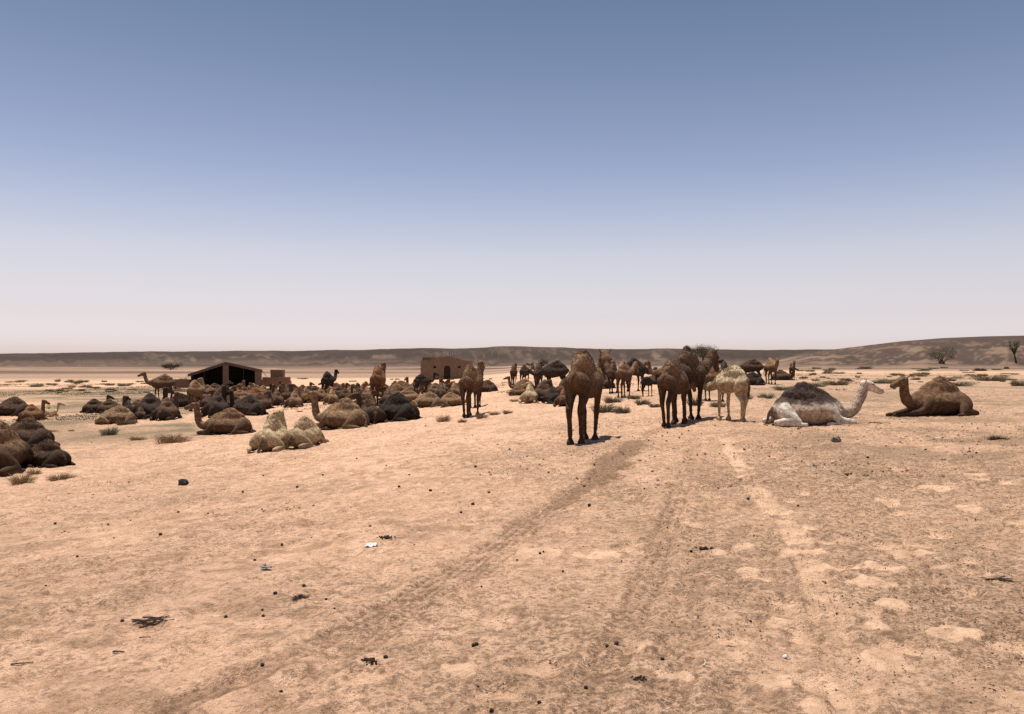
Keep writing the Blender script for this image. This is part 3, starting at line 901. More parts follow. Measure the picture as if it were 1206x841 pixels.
camel('HLleft', 436, 500, 465, 112, 'dark', 'dark brown camel lying between the tan camel and the black one', HERD)
camel('HLcurl', 467, 497, 462, 140, 'black', 'almost black camel lying curled up with its rounded rump to the right', HERD)
camel('HLcurl', 2, 561, 499, 100, 'brown', 'brown camel cut off by the left edge, lying rump foremost by a dry shrub', HERD)
camel('HLcurl', 54, 551, 517, 160, 'dark', 'small blackish camel lying with a hind foot stuck out, nearest at the left edge', HERD)
camel('HLup', 30, 529, 492, 172, 'dark', 'dark brown camel lying facing left behind the small blackish one', HERD)
camel('Lerect', -10, 523, 492, 160, 'dark', 'dark camel mostly outside the left edge, only its hump in view', HERD)
camel('Hrear', 554, 491, 429, 76, 'brown', 'brown camel standing rump to the viewer just right of the mud house, alone', HERD)
camel('Sup', 560, 480, 432, 80, 'dark', 'dark camel almost hidden behind the brown one that stands before the mud house', HERD)

# --- left middle ground
camel('Lup', 15, 490, 467, 178, 'dark', 'dark camel lying side-on at the far left with a broad round hump', HERD)
camel('Lerect', 38, 496, 476, 84, 'russet', 'russet camel lying rump towards the viewer beside the dark far-left one', HERD)
camel('Lup', 57, 491, 476, 92, 'cream', 'small pale-backed camel lying right of the russet one', HERD)
row = 'row of camels lying with raised heads on the left'
for i, (px, b_, t_, h_, key, cn) in enumerate([(112, 487, 470, 60, 'Lerect', 'dark'), (130, 487, 470, 50, 'Lerect', 'dark'), (151, 489, 471, 120, 'Lerect', 'black'), (163, 488, 470, 70, 'Lup', 'brown')]):
    camel(key, px, b_, t_, h_, cn, ['dark camel lying with raised head, first on the left of the row near the scrub', 'dark brown camel lying with raised head, second from the left in that row',
          'blackish camel lying with raised head, third from the left in that row', 'brown camel lying with raised head, last on the right of that row'][i], row)
camel('Lcurl', 138, 500, 478, 205, 'tan', 'brownish tan camel lying low behind a green shrub, in front of the left row', HERD)
camel('Lup', 166, 494, 479, 100, 'dark', 'small dark grey-brown camel lying next to the black one under the side-on standing camel', HERD)
camel('Lerect', 178, 493, 463, 80, 'black', 'black camel sitting upright below the belly of the side-on standing camel', HERD)
camel('Lup', 197, 495, 468, 90, 'dark', 'dark camel lying rump to the viewer just right of the black upright one', HERD)
camel('Sup', 192, 472, 440, 180, 'brown', 'brown camel standing in profile facing left, left of the dark tent', HERD)
camel('Sleft', 230, 484, 447, 84, 'tan', 'greyish tan camel standing rump to the viewer against the left end of the tent', HERD)
camel('Lup', 214, 480, 463, 30, 'black', 'black camel lying between the profile camel and the greyish standing one', HERD)

# --- the crowd in front of the tent
TG = 'camels lying in front of the tent'
tent_row = [
    (238, 475, 458, 20, 'Lcurl', 'dark', 'dark camel lying beneath the left half of the tent opening'),
    (249, 480, 464, 170, 'Lup', 'dark', 'dark camel lying behind the neck of the near brown camel'),
    (247, 470, 456, 200, 'Lstretch', 'brown', 'brown camel lying flat-necked at the left foot of the tent'),
    (256, 492, 461, 95, 'Lerect', 'black', 'black camel sitting upright left of the woolly grey one, under the tent post'),
    (263, 474, 456, 60, 'Lleft', 'dark', 'dark camel lying right at the foot of the tent post'),
    (271, 482, 463, 170, 'Lup', 'dark', 'dark camel lying directly behind the back of the near brown camel'),
    (276, 470, 455, 10, 'Lright', 'brown', 'brown camel lying at the tent mouth just right of the post'),
    (293, 490, 465, 150, 'Lup', 'black', 'woolly black camel lying broadside behind the rump of the near brown camel'),
    (284, 479, 459, 25, 'Lcurl', 'brown', 'brown camel lying behind the woolly black one'),
    (288, 468, 454, 80, 'Lerect', 'dark', 'dark camel lying under the right half of the tent opening'),
    (300, 473, 456, 165, 'Lup', 'russet', 'russet camel lying in front of the right tent wall'),
    (306, 483, 462, 70, 'Lleft', 'dark', 'dark camel lying right of the woolly black one'),
    (316, 476, 457, 88, 'Lerect', 'dark', 'dark camel with upright neck lying right of the tent corner'),
    (326, 478, 458, 95, 'Lup', 'dark', 'dark brown camel lying rump to the viewer below the low mud wall'),
    (322, 470, 455, 120, 'Lerect', 'black', 'black camel lying close under the low mud wall, head raised'),
    (333, 472, 456, 60, 'Lerect', 'dark', 'dark camel with raised head at the right end of the low mud wall'),
]
for px, b_, t_, h_, key, cn, lb in tent_row: camel(key, px, b_, t_, h_, cn, lb, TG)
camel('Lup', 347, 480, 460, 88, 'tan', 'pale-topped tan camel lying rump to the viewer right of the low mud wall', HERD)
camel('Lerect', 352, 470, 455, 150, 'dark', 'dark camel with raised head behind the pale-topped one', HERD)
camel('Lup', 361, 475, 456, 85, 'brown', 'brown camel lying rump to the viewer right of the pale-topped one', HERD)
camel('Lerect', 372, 468, 454, 30, 'dark', 'dark camel lying with raised head left of the black standing one', HERD)
camel('Lright', 378, 473, 457, 80, 'brown', 'brown camel lying in front of the black standing one, slightly left', HERD)
camel('Sup', 386, 468, 437, 76, 'black', 'black camel standing rump to the viewer between the tent and the mud house', HERD)
camel('Lup', 391, 476, 458, 92, 'tan', 'tan camel lying rump to the viewer at the heels of the black standing one', HERD)
MG = 'camels lying in the gap between tent and mud house'
mid_row = [
    (399, 468, 454, 60, 'Lerect', 'dark', 'dark camel with raised head just right of the black standing one'),
    (407, 472, 457, 70, 'Lup', 'dark', 'dark grey-brown camel lying right of the black standing one'),
    (413, 468, 454, 140, 'Lerect', 'brown', 'brown camel with raised head behind the near tan camel'),
    (422, 469, 455, 100, 'Lerect', 'black', 'black camel with upright neck left of the russet standing one'),
    (432, 474, 455, 110, 'Lerect', 'brown', 'reddish brown camel with raised head by the left heel of the russet standing one'),
    (428, 482, 464, 60, 'Lup', 'dark', 'dark camel lying just behind the near dark brown camel'),
    (457, 479, 457, 95, 'Lup', 'dark', 'dark camel lying by the right heel of the russet standing one'),
    (466, 472, 452, 170, 'Lup', 'brown', 'brown camel with a round hump lying behind the curled black one'),
    (474, 467, 448, 10, 'Lup', 'brown', 'brown camel with the highest hump lying left of the dark standing calf'),
    (481, 474, 457, 30, 'Lcurl', 'tan', 'tan camel lying head down left of the pair of pale lying camels'),
    (487, 465, 451, 80, 'Lright', 'dark', 'dark camel lying behind, just left of the dark standing one'),
    (512, 466, 451, 60, 'Lerect', 'brown', 'brown camel lying before the left half of the mud house'),
    (519, 471, 450, 95, 'Lerect', 'dark', 'dark camel with raised head lying before the mud house door'),
    (527, 463, 450, 20, 'Lup', 'black', 'black camel lying close to the mud house door'),
    (535, 468, 450, 85, 'Lup', 'brown', 'brown camel lying before the right half of the mud house'),
    (541, 463, 449, 160, 'Lerect', 'dark', 'dark camel with raised head by the right corner of the mud house'),
    (573, 462, 447, 160, 'Lup', 'dark', 'dark camel lying alone right of the brown standing camel'),
]
for px, b_, t_, h_, key, cn, lb in mid_row: camel(key, px, b_, t_, h_, cn, lb, MG)
camel('Sup', 445, 478, 429, 88, 'russet', 'russet camel standing rump to the viewer among lying ones, dark tail, head held straight up', HERD)
camel('Sup', 497, 466, 440, 40, 'black', 'black calf standing in profile facing right at the left corner of the mud house', HERD)
camel('Lcurl', 504, 480, 461, 168, 'tan', 'tan camel lying side-on in the middle distance, head low to the left', HERD)
camel('Lup', 532, 479, 462, 20, 'tan', 'olive-tan camel lying low right of the other tan one, below the mud house', HERD)

# --- the back row of the crowd
back_x = [232, 243, 254, 268, 282, 297, 309, 339, 345, 357, 367, 383, 395, 405, 417, 427, 438, 452, 463, 472, 491, 505, 514, 524, 537]
crd = random.Random(21)
NUMS = 'first second third fourth fifth sixth seventh eighth ninth tenth eleventh twelfth thirteenth fourteenth fifteenth sixteenth seventeenth eighteenth nineteenth twentieth twenty-first twenty-second twenty-third twenty-fourth twenty-fifth'.split()
for i, px in enumerate(back_x):
    cn = crd.choice(['dark', 'dark', 'black', 'brown', 'russet', 'dark'])
    b_ = 466 - 3.5 * (px > 480) + crd.uniform(-2, 1.5)
    nm = {'dark': 'dark brown', 'black': 'blackish', 'brown': 'mid-brown', 'russet': 'reddish'}[cn]
    camel(crd.choice(['Lerect', 'Lerect', 'Lleft', 'Lright']), px, b_, b_ - crd.uniform(12.5, 15), crd.choice([20, 60, 85, 110, 150, 250]), cn,
          nm + ' camel in the back row of the crowd, ' + NUMS[i] + ' from the left', 'back row of the resting crowd')

# --- centre group
camel('Sup', 605, 454, 429, 82, 'dark', 'dark camel standing rump to the viewer, leftmost of the standing centre group', HERD)
camel('Sdroop', 618, 453, 429, 60, 'dark', 'dark camel standing second from the left in the centre group', HERD)
camel('Sup', 634, 461, 427, 80, 'dark', 'dark brown camel standing third from the left in the centre group', HERD)
camel('Slow', 654, 463, 424, 150, 'black', 'black camel standing broadside with lowered neck in the centre group', HERD)
camel('Lup', 617, 461, 446, 170, 'brown', 'brown camel lying under the two leftmost standing ones of the centre group', HERD)
camel('Lstretch', 611, 466, 454, 10, 'brown', 'brown camel lying flat on scrub at the left of the cream one', HERD)
camel('Lleft', 624, 475, 452, 80, 'cream', 'cream camel lying rump to the viewer left of the tall brown standing camel', HERD)
camel('Lup', 640, 473, 449, 60, 'dark', 'dark camel lying right behind the cream one', HERD)
camel('Lcurl', 651, 476, 455, 110, 'black', 'blackish camel lying between the cream and the rust-red one', HERD)
camel('Lup', 641, 464, 447, 120, 'dark', 'dark camel lying at the feet of the dark brown standing one', HERD)
camel('Lup', 664, 479, 458, 75, 'russet', 'rust-red camel lying half hidden by the tall brown standing camel', HERD)
camel('Lerect', 665, 468, 446, 60, 'dark', 'dark camel sitting upright behind the rust-red one', HERD)
camel('Lup', 714, 458, 441, 100, 'dark', 'dark camel lying right of the head of the tall brown standing camel', HERD)

# --- right-of-centre group
camel('Sleft', 722, 463, 427, 70, 'dark', 'dark camel standing leftmost in the group right of the tall brown one', HERD)
camel('Sdroop', 735, 468, 424, 62, 'brown', 'brown camel standing in front of its group, rump to the viewer, above green shrubs', HERD)
camel('Slow', 748, 461, 421, 35, 'black', 'black camel standing behind the brown one, neck lowered to the right', HERD)
camel('Scalf', 762, 467, 444, 40, 'black', 'thin black calf standing between its group and the young brown camel', HERD)
camel('Lup', 771, 453, 440, 170, 'dark', 'dark camel lying beyond the thin black calf', HERD)
camel('Sup', 788, 464, 427, 150, 'brown', 'brown camel half hidden behind the big dark one, head out to the left', HERD)
camel('Sright', 840, 473, 430, 120, 'brown', 'brown camel standing between the big dark one and the pale cream young one', HERD)
camel('Sleft', 853, 463, 425, 70, 'black', 'black camel standing behind the pale cream young one, only its upper half in view', HERD)
camel('Slow', 885, 453, 422, 170, 'dark', 'dark camel standing broadside facing left behind the pale cream young one', HERD)
camel('Lup', 885, 454, 438, 160, 'black', 'black camel lying under the belly of the broadside standing one', HERD)
camel('Sdroop', 908, 453, 421, 275, 'brown', 'brown camel standing face on, right of the broadside one', HERD)
camel('Lup', 920, 448, 435, 5, 'dark', 'dark camel lying between the face-on one and the calf', HERD)
camel('Scalf', 933, 448, 427, 260, 'dark', 'dark calf standing alone at the right end of the standing camels', HERD)

# ------------------------------------------------------------------ materials for the rest
def plain(name, c1, c2, scale=6, rough=.9, bump=.4, dist=.02, detail=5):
    b = NB(name); co = b.co('Object')
    n = b.noise(scale, detail, .6, co); f = b.noise(scale * 7, 4, .6, co)
    c = b.mix(b.rng(n, .3, .7), c1, c2)
    c = b.mix(1.0, c, b.mix(b.rng(f, .3, .7), (.82, .82, .82), (1.15, 1.15, 1.15)), 'MULTIPLY')
    b.color(c); b.b.inputs['Roughness'].default_value = rough
    b.bump(b.math('ADD', n, b.math('MULTIPLY', f, .5)), bump, dist)
    return b.m

def leafy(name, c1, c2):
    b = NB(name); r = b.n('ShaderNodeNewGeometry').outputs['Random Per Island']
    i = b.n('ShaderNodeObjectInfo').outputs['Random']
    c = b.mix(r, c1, c2)
    hs = b.n('ShaderNodeHueSaturation'); b.l(b.rng(i, 0, 1, .75, 1.25), hs.inputs['Value']); b.l(b.rng(i, 0, 1, .49, .51), hs.inputs['Hue'])
    b.l(c, hs.inputs['Color']); b.color(hs.outputs[0])
    return b.m

MUD = plain('mud_plaster', (.135, .092, .064), (.185, .130, .092), 1.2, bump=.6, dist=.06)
MUD_RED = plain('red_mud', (.165, .100, .070), (.215, .135, .095), 1.6, bump=.6, dist=.06)
CLOTH = plain('brown_tent_cloth', (.085, .058, .042), (.125, .085, .062), 1.4, bump=.5, dist=.03)
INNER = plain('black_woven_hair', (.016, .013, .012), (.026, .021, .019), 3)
WOOD = plain('grey_wood', (.075, .055, .042), (.12, .09, .068), 4)
POSTM = plain('plastered_post', (.110, .078, .060), (.150, .105, .080), 2)
DOORM = plain('dark_door', (.020, .015, .013), (.035, .026, .021), 3)
SHRUB = leafy('grey_green_twigs', (.105, .092, .052), (.27, .22, .135))
DRY = leafy('dry_straw_twigs', (.20, .135, .078), (.36, .255, .150))
DARKTW = leafy('dead_dark_twigs', (.045, .030, .022), (.13, .085, .058))
FOLI = leafy('desert_tree_leaves', (.040, .042, .020), (.105, .100, .050))
FOLIG = leafy('green_bush_leaves', (.075, .075, .035), (.15, .14, .075))
BARK = plain('bark', (.060, .042, .032), (.11, .078, .056), 8)
DUNG = plain('dung', (.022, .014, .010), (.045, .028, .018), 30, bump=.5, dist=.005)
ROCKB = plain('black_rock', (.018, .014, .014), (.05, .040, .036), 12, rough=.7, bump=.8, dist=.02)
ROCKG = plain('grey_rock', (.14, .11, .09), (.26, .20, .16), 10, bump=.8, dist=.02)
LITTER = plain('white_plastic', (.45, .45, .44), (.60, .59, .57), 8, rough=.4)
BLUEL = plain('faded_blue_plastic', (.16, .165, .18), (.24, .25, .27), 8, rough=.5)

import bmesh
def bm_obj(name, bm, mat, parent=None, loc=(0, 0, 0), rz=0, smooth=False, kind=None):
    me = bpy.data.meshes.new(name); bmesh.ops.recalc_face_normals(bm, faces=bm.faces)
    bm.to_mesh(me); bm.free(); me.materials.append(mat)
    if smooth:
        for p in me.polygons: p.use_smooth = True
    o = link(name, me, parent, loc, rz)
    return o

def add_box(bm, x0, x1, y0, y1, z0, z1, jit=0):
    v = [bm.verts.new((x + random.uniform(-jit, jit), y + random.uniform(-jit, jit), z + random.uniform(-jit, jit))) for x in (x0, x1) for y in (y0, y1) for z in (z0, z1)]
    for f in ((0, 1, 3, 2), (4, 6, 7, 5), (0, 4, 5, 1), (2, 3, 7, 6), (0, 2, 6, 4), (1, 5, 7, 3)):
        bm.faces.new([v[i] for i in f])

def add_bar(bm, a, b, r0, r1=None, seg=6):
    r1 = r1 or r0; a = Vector(a); b = Vector(b); d = (b - a).normalized()
    u = d.orthogonal().normalized(); w_ = d.cross(u)
    A = []; B = []
    for i in range(seg):
        t = 2 * math.pi * i / seg; q = u * math.cos(t) + w_ * math.sin(t)
        A.append(bm.verts.new(a + q * r0)); B.append(bm.verts.new(b + q * r1))
    for i in range(seg):
        bm.faces.new((A[i], A[(i + 1) % seg], B[(i + 1) % seg], B[i]))
    bm.faces.new(A[::-1]); bm.faces.new(B)

def add_prism(bm, loops, y0, y1):
    """loops in xz: outer first, then holes; filled and given thickness along y"""
    E = []
    for lp in loops:
        vs = [bm.verts.new((x, y0, z)) for x, z in lp]
        for i in range(len(vs)): E.append(bm.edges.new((vs[i], vs[(i + 1) % len(vs)])))
    r = bmesh.ops.triangle_fill(bm, use_beauty=True, use_dissolve=False, edges=E)
    fs = [g for g in r['geom'] if isinstance(g, bmesh.types.BMFace)]
    ex = bmesh.ops.extrude_face_region(bm, geom=fs)
    for g in ex['geom']:
        if isinstance(g, bmesh.types.BMVert): g.co.y = y1

def rough_up(bm, amp, sc, cuts=0):
    if cuts: bmesh.ops.subdivide_edges(bm, edges=bm.edges[:], cuts=cuts, use_grid_fill=True)
    P = np.array([v.co[:] for v in bm.verts])
    for k in range(3):
        n = vn3(P * sc + 7.7 * k, 3 + k) * .65 + vn3(P * sc * 3 + 3.1 * k, 30 + k) * .35
        for v, q in zip(bm.verts, n): v.co[k] += amp * q

def empty(name, loc, rz, label, cat, group=None):
    o = bpy.data.objects.new(name, None); COL.objects.link(o)
    o.location = loc; o.rotation_euler = (0, 0, rz); o.empty_display_size = .3
    return tag(o, label, cat, group)

def far_at(px, y):
    return (px - 603) / FPX * y, y

# ------------------------------------------------------------------ the mud house
def mud_house():
    D = 140.0
    x, y = far_at(524, D); z = gz(x, y)
    r = empty('mud_house', (x, y, z), math.radians(-4), 'brown mud house with a shallow gable, arched dark doorway and two small windows', 'house')
    k = D / FPX
    hw = 28.5 * k
    bm = bmesh.new()
    out = [(-hw, -.3), (hw - .05, -.3), (hw - .05, 3.25), (hw - 1.2, 3.42), (2.2, 3.72), (1.2, 3.93), (.3, 4.0), (-.7, 3.92), (-1.6, 3.74), (-hw * .6, 3.46), (-hw, 3.28)]
    dx = .45; dw = .56
    door = [(dx - dw, .02), (dx + dw, .02), (dx + dw, 1.9)] + [(dx + dw * math.cos(t), 1.9 + .52 * math.sin(t)) for t in np.linspace(.25, math.pi - .25, 9)] + [(dx - dw, 1.9)]
    w1 = [(-1.95, 1.95), (-1.5, 1.95), (-1.5, 2.35), (-1.95, 2.35)]
    w2 = [(2.3, 2.0), (2.8, 2.0), (2.8, 2.35), (2.3, 2.35)]
    add_prism(bm, [out, door, w1, w2], -.35, .0)
    bm_obj('front_wall', bm, MUD, r)
    for sx, nm in ((-1, 'side_wall'), (1, 'side_wall')):
        bm = bmesh.new(); xa = sx * hw - sx * .02
        add_box(bm, min(xa, xa - sx * .35), max(xa, xa - sx * .35), .003, 5.5, -.3, 3.28); rough_up(bm, .05, .7, 5)
        bm_obj(nm, bm, MUD, r)
    bm = bmesh.new(); add_box(bm, -hw + .38, hw - .38, 5.1, 5.45, -.3, 3.25); bm_obj('back_wall', bm, MUD, r)
    bm = bmesh.new()
    v = [bm.verts.new(q) for q in ((-hw + .1, -.15, 3.22), (.3, -.15, 3.78), (hw - .1, -.15, 3.2), (-hw + .1, 5.4, 3.22), (.3, 5.4, 3.78), (hw - .1, 5.4, 3.2))]
    bm.faces.new((v[0], v[1], v[4], v[3])); bm.faces.new((v[1], v[2], v[5], v[4]))
    ex = bmesh.ops.extrude_face_region(bm, geom=bm.faces[:])
    for g in ex['geom']:
        if isinstance(g, bmesh.types.BMVert): g.co.z -= .12
    for q in bm.verts:
        if q.co.y < 0: q.co.y = .01
    bm_obj('roof', bm, MUD, r)
    bm = bmesh.new(); add_box(bm, -hw + .1, -hw + 2.0, .6, 3.2, 3.15, 3.85); rough_up(bm, .06, .9, 3)
    bm_obj('roof_parapet', bm, MUD, r)
    bm = bmesh.new(); add_box(bm, dx - dw - .02, dx + dw + .02, -.12, -.06, .0, 2.5); d = bm_obj('door', bm, DOORM, r)
    bm = bmesh.new(); add_box(bm, dx + .25, dx + .31, -.16, -.122, 1.0, 1.1); bm_obj('handle', bm, WOOD, d)
    for wv in (w1, w2):
        bm = bmesh.new(); add_box(bm, wv[0][0] - .02, wv[1][0] + .02, -.12, -.07, wv[0][1] - .02, wv[2][1] + .02); wn = bm_obj('window', bm, DOORM, r)
        bm = bmesh.new(); add_box(bm, wv[0][0] - .06, wv[1][0] + .06, -.41, -.352, wv[0][1] - .09, wv[0][1] - .02); bm_obj('sill', bm, MUD_RED, wn)
    for i, (mx, h) in enumerate(((.55, 5.1), (.95, 5.25), (1.35, 5.05))):
        bm = bmesh.new(); add_bar(bm, (mx, 1.4, 3.6), (mx + .03, 1.4, h), .045, .03); bm_obj('roof_pole', bm, WOOD, r)
mud_house()

# ------------------------------------------------------------------ the open tent
def tent():
    D = 98.0; k = D / FPX
    x, y = far_at(266, D); z = gz(x, y)
    r = empty('open_tent', (x, y, z), math.radians(17), 'long open-fronted tent with black inside, brown roof cloth and one stout post', 'tent')
    L, Rr = -38 * k, 40 * k
    pk = 3.05; le = 1.70; re = 2.10; dep = 4.2
    def roofz(q, s): return le + (pk - le) * (q - L) / (0 - L) if q < 0 else pk + (re - pk) * q / Rr
    for nm, xa, xb in (('roof_cloth', L - .35, 0), ('roof_cloth', 0, Rr + .12)):
        bm = bmesh.new(); nx, ny = 14, 8; G = []
        for i in range(nx + 1):
            for j in range(ny + 1):
                q = xa + (xb - xa) * i / nx; yy = -.45 + (dep + .7) * j / ny
                zz = roofz(q, 0) + .1 - .10 * math.sin(math.pi * i / nx) * math.sin(math.pi * ((j * 2.0 / ny) % 1)) - .06 * random.random() * (0 < j < ny)
                G.append(bm.verts.new((q, yy, zz)))
        for i in range(nx):
            for j in range(ny):
                a = i * (ny + 1) + j; bm.faces.new((G[a], G[a + ny + 1], G[a + ny + 2], G[a + 1]))
        ex = bmesh.ops.extrude_face_region(bm, geom=bm.faces[:])
        for g in ex['geom']:
            if isinstance(g, bmesh.types.BMVert): g.co.z += .035
        bm_obj(nm, bm, CLOTH, r, smooth=False)
    # hanging front valance, one strip each side of the ridge
    for xa, xb in ((L - .35, -.01), (.01, Rr + .1)):
        bm = bmesh.new(); n = 18
        for i in range(n):
            q0 = xa + (xb - xa) * i / n; q1 = xa + (xb - xa) * (i + 1) / n
            z0, z1 = roofz(q0, 0) + .08, roofz(q1, 0) + .08
            v = [bm.verts.new(p) for p in ((q0, -.47, z0), (q1, -.47, z1), (q1, -.49 - .02 * (i % 2), z1 - .26 - .03 * (i % 2)), (q0, -.49, z0 - .27))]
            bm.faces.new(v)
        ex = bmesh.ops.extrude_face_region(bm, geom=bm.faces[:])
        for g in ex['geom']:
            if isinstance(g, bmesh.types.BMVert): g.co.y -= .02
        bm_obj('valance', bm, CLOTH, r)
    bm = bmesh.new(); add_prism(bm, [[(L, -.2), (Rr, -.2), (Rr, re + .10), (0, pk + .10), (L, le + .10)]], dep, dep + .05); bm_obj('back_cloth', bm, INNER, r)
    bm = bmesh.new(); add_box(bm, L - .03, L + .03, -.3, dep - .005, -.2, le + .02); bm_obj('side_cloth', bm, CLOTH, r)
    bm = bmesh.new(); add_box(bm, Rr - .03, Rr + .03, -.3, dep - .005, -.2, re + .02); bm_obj('side_cloth', bm, CLOTH, r)
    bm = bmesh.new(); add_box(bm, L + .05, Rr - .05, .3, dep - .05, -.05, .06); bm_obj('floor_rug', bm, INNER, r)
    bm = bmesh.new(); add_box(bm, L + .05, -.02, .35, dep - .01, -.2, .0); bm.free()
    bm = bmesh.new(); add_box(bm, -.33, .33, -.36, .05, -.3, pk - .10); rough_up(bm, .02, 1.5, 3); bm_obj('front_post', bm, POSTM, r)
    bm = bmesh.new(); add_box(bm, Rr - .75, Rr - .05, -.34, -.05, -.3, re + .05); rough_up(bm, .02, 1.5, 3); bm_obj('corner_wall', bm, POSTM, r)
    bm = bmesh.new(); add_bar(bm, (0, -.3, pk + .02), (0, dep, pk + .02), .06); bm_obj('ridge_pole', bm, WOOD, r)
    for q in (-2.6, 2.0):
        bm = bmesh.new(); add_bar(bm, (q, 2.4, -.2), (q, 2.4, roofz(q, 0)), .05); bm_obj('tent_pole', bm, WOOD, r)
    for (xa, za, xb) in ((L - .3, le, L - 1.6), (Rr + .1, re, Rr + 1.4)):
        for yy in (-.4, 2.6, 5.2):
            bm = bmesh.new(); add_bar(bm, (xa, yy, za), (xb, yy, .02), .012, seg=4); bm_obj('guy_rope', bm, WOOD, r)
tent()

def mud_block(name, pxa, pxb, D, h, dep, mat, label, cat, base=0.0, rough=.06, top_round=False):
    xa, _ = far_at(pxa, D); xb, _ = far_at(pxb, D); z = gz((xa + xb) / 2, D)
    bm = bmesh.new(); add_box(bm, xa - (xa + xb) / 2, xb - (xa + xb) / 2, 0, dep, -.3, h)
    rough_up(bm, rough, .9, 7)
    if top_round:
        for v in bm.verts:
            if v.co.z > h * .7: v.co.x *= .93
    o = bm_obj(name, bm, mat, None, ((xa + xb) / 2, D, z))
    tag(o, label, cat)
mud_block('mud_wall', 308, 342, 104, 1.22, .55, MUD_RED, 'low reddish mud wall with rounded ends right of the tent', 'wall', top_round=True)
mud_block('mud_oven', 318.5, 332.5, 106, 2.15, 1.3, MUD, 'squat square mud block rising behind the low mud wall', 'oven')
mud_block('mud_wall', 204, 223, 99, 1.05, .5, MUD_RED, 'short reddish mud wall left of the tent behind the profile camel', 'wall')

# ------------------------------------------------------------------ plants
def tuft_mesh(name, n, R, H, mat, seed, wid=.012, bend=.5, leaf=0):
    rs = np.random.RandomState(seed); V = []; F = []
    for i in range(n):
        a = rs.uniform(0, 2 * math.pi); rb = R * .75 * math.sqrt(rs.rand()) * (.6 + .4 * math.sin(a * 3 + seed)) 
        out = rs.uniform(.15, 1.0) * bend
        hh = H * rs.uniform(.4, 1.05) * (1 - .55 * (rb / R) ** 2)
        b = np.array([rb * math.cos(a), rb * math.sin(a), -.02])
        a2 = a + rs.uniform(-.9, .9)
        d = np.array([math.cos(a2) * out, math.sin(a2) * out, 1.0]); d /= np.linalg.norm(d)
        mid = b + d * hh * .6; tip = b + d * hh + np.array([math.cos(a2), math.sin(a2), -.2]) * hh * .25 * bend
        s = np.cross(d, rs.randn(3)); s = s / (np.linalg.norm(s) + 1e-9) * wid * rs.uniform(.6, 1.4)
        k = len(V)
        V += [b - s, b + s, mid + s * .8, mid - s * .8, tip]; F += [(k, k + 1, k + 2), (k, k + 2, k + 3), (k + 3, k + 2, k + 4)]
        for j in range(leaf):
            t = rs.uniform(.3, 1); p = b + (tip - b) * t + rs.randn(3) * .012
            e1 = rs.randn(3); e1 /= np.linalg.norm(e1); e2 = np.cross(e1, rs.randn(3)); e2 /= np.linalg.norm(e2) + 1e-9
            L = wid * 2.2 * rs.uniform(.6, 1.3); k = len(V)
            V += [p - e1 * L, p + e2 * L * .6, p + e1 * L]; F += [(k, k + 1, k + 2)]
    return raw_mesh(name, V, F, False, mat)

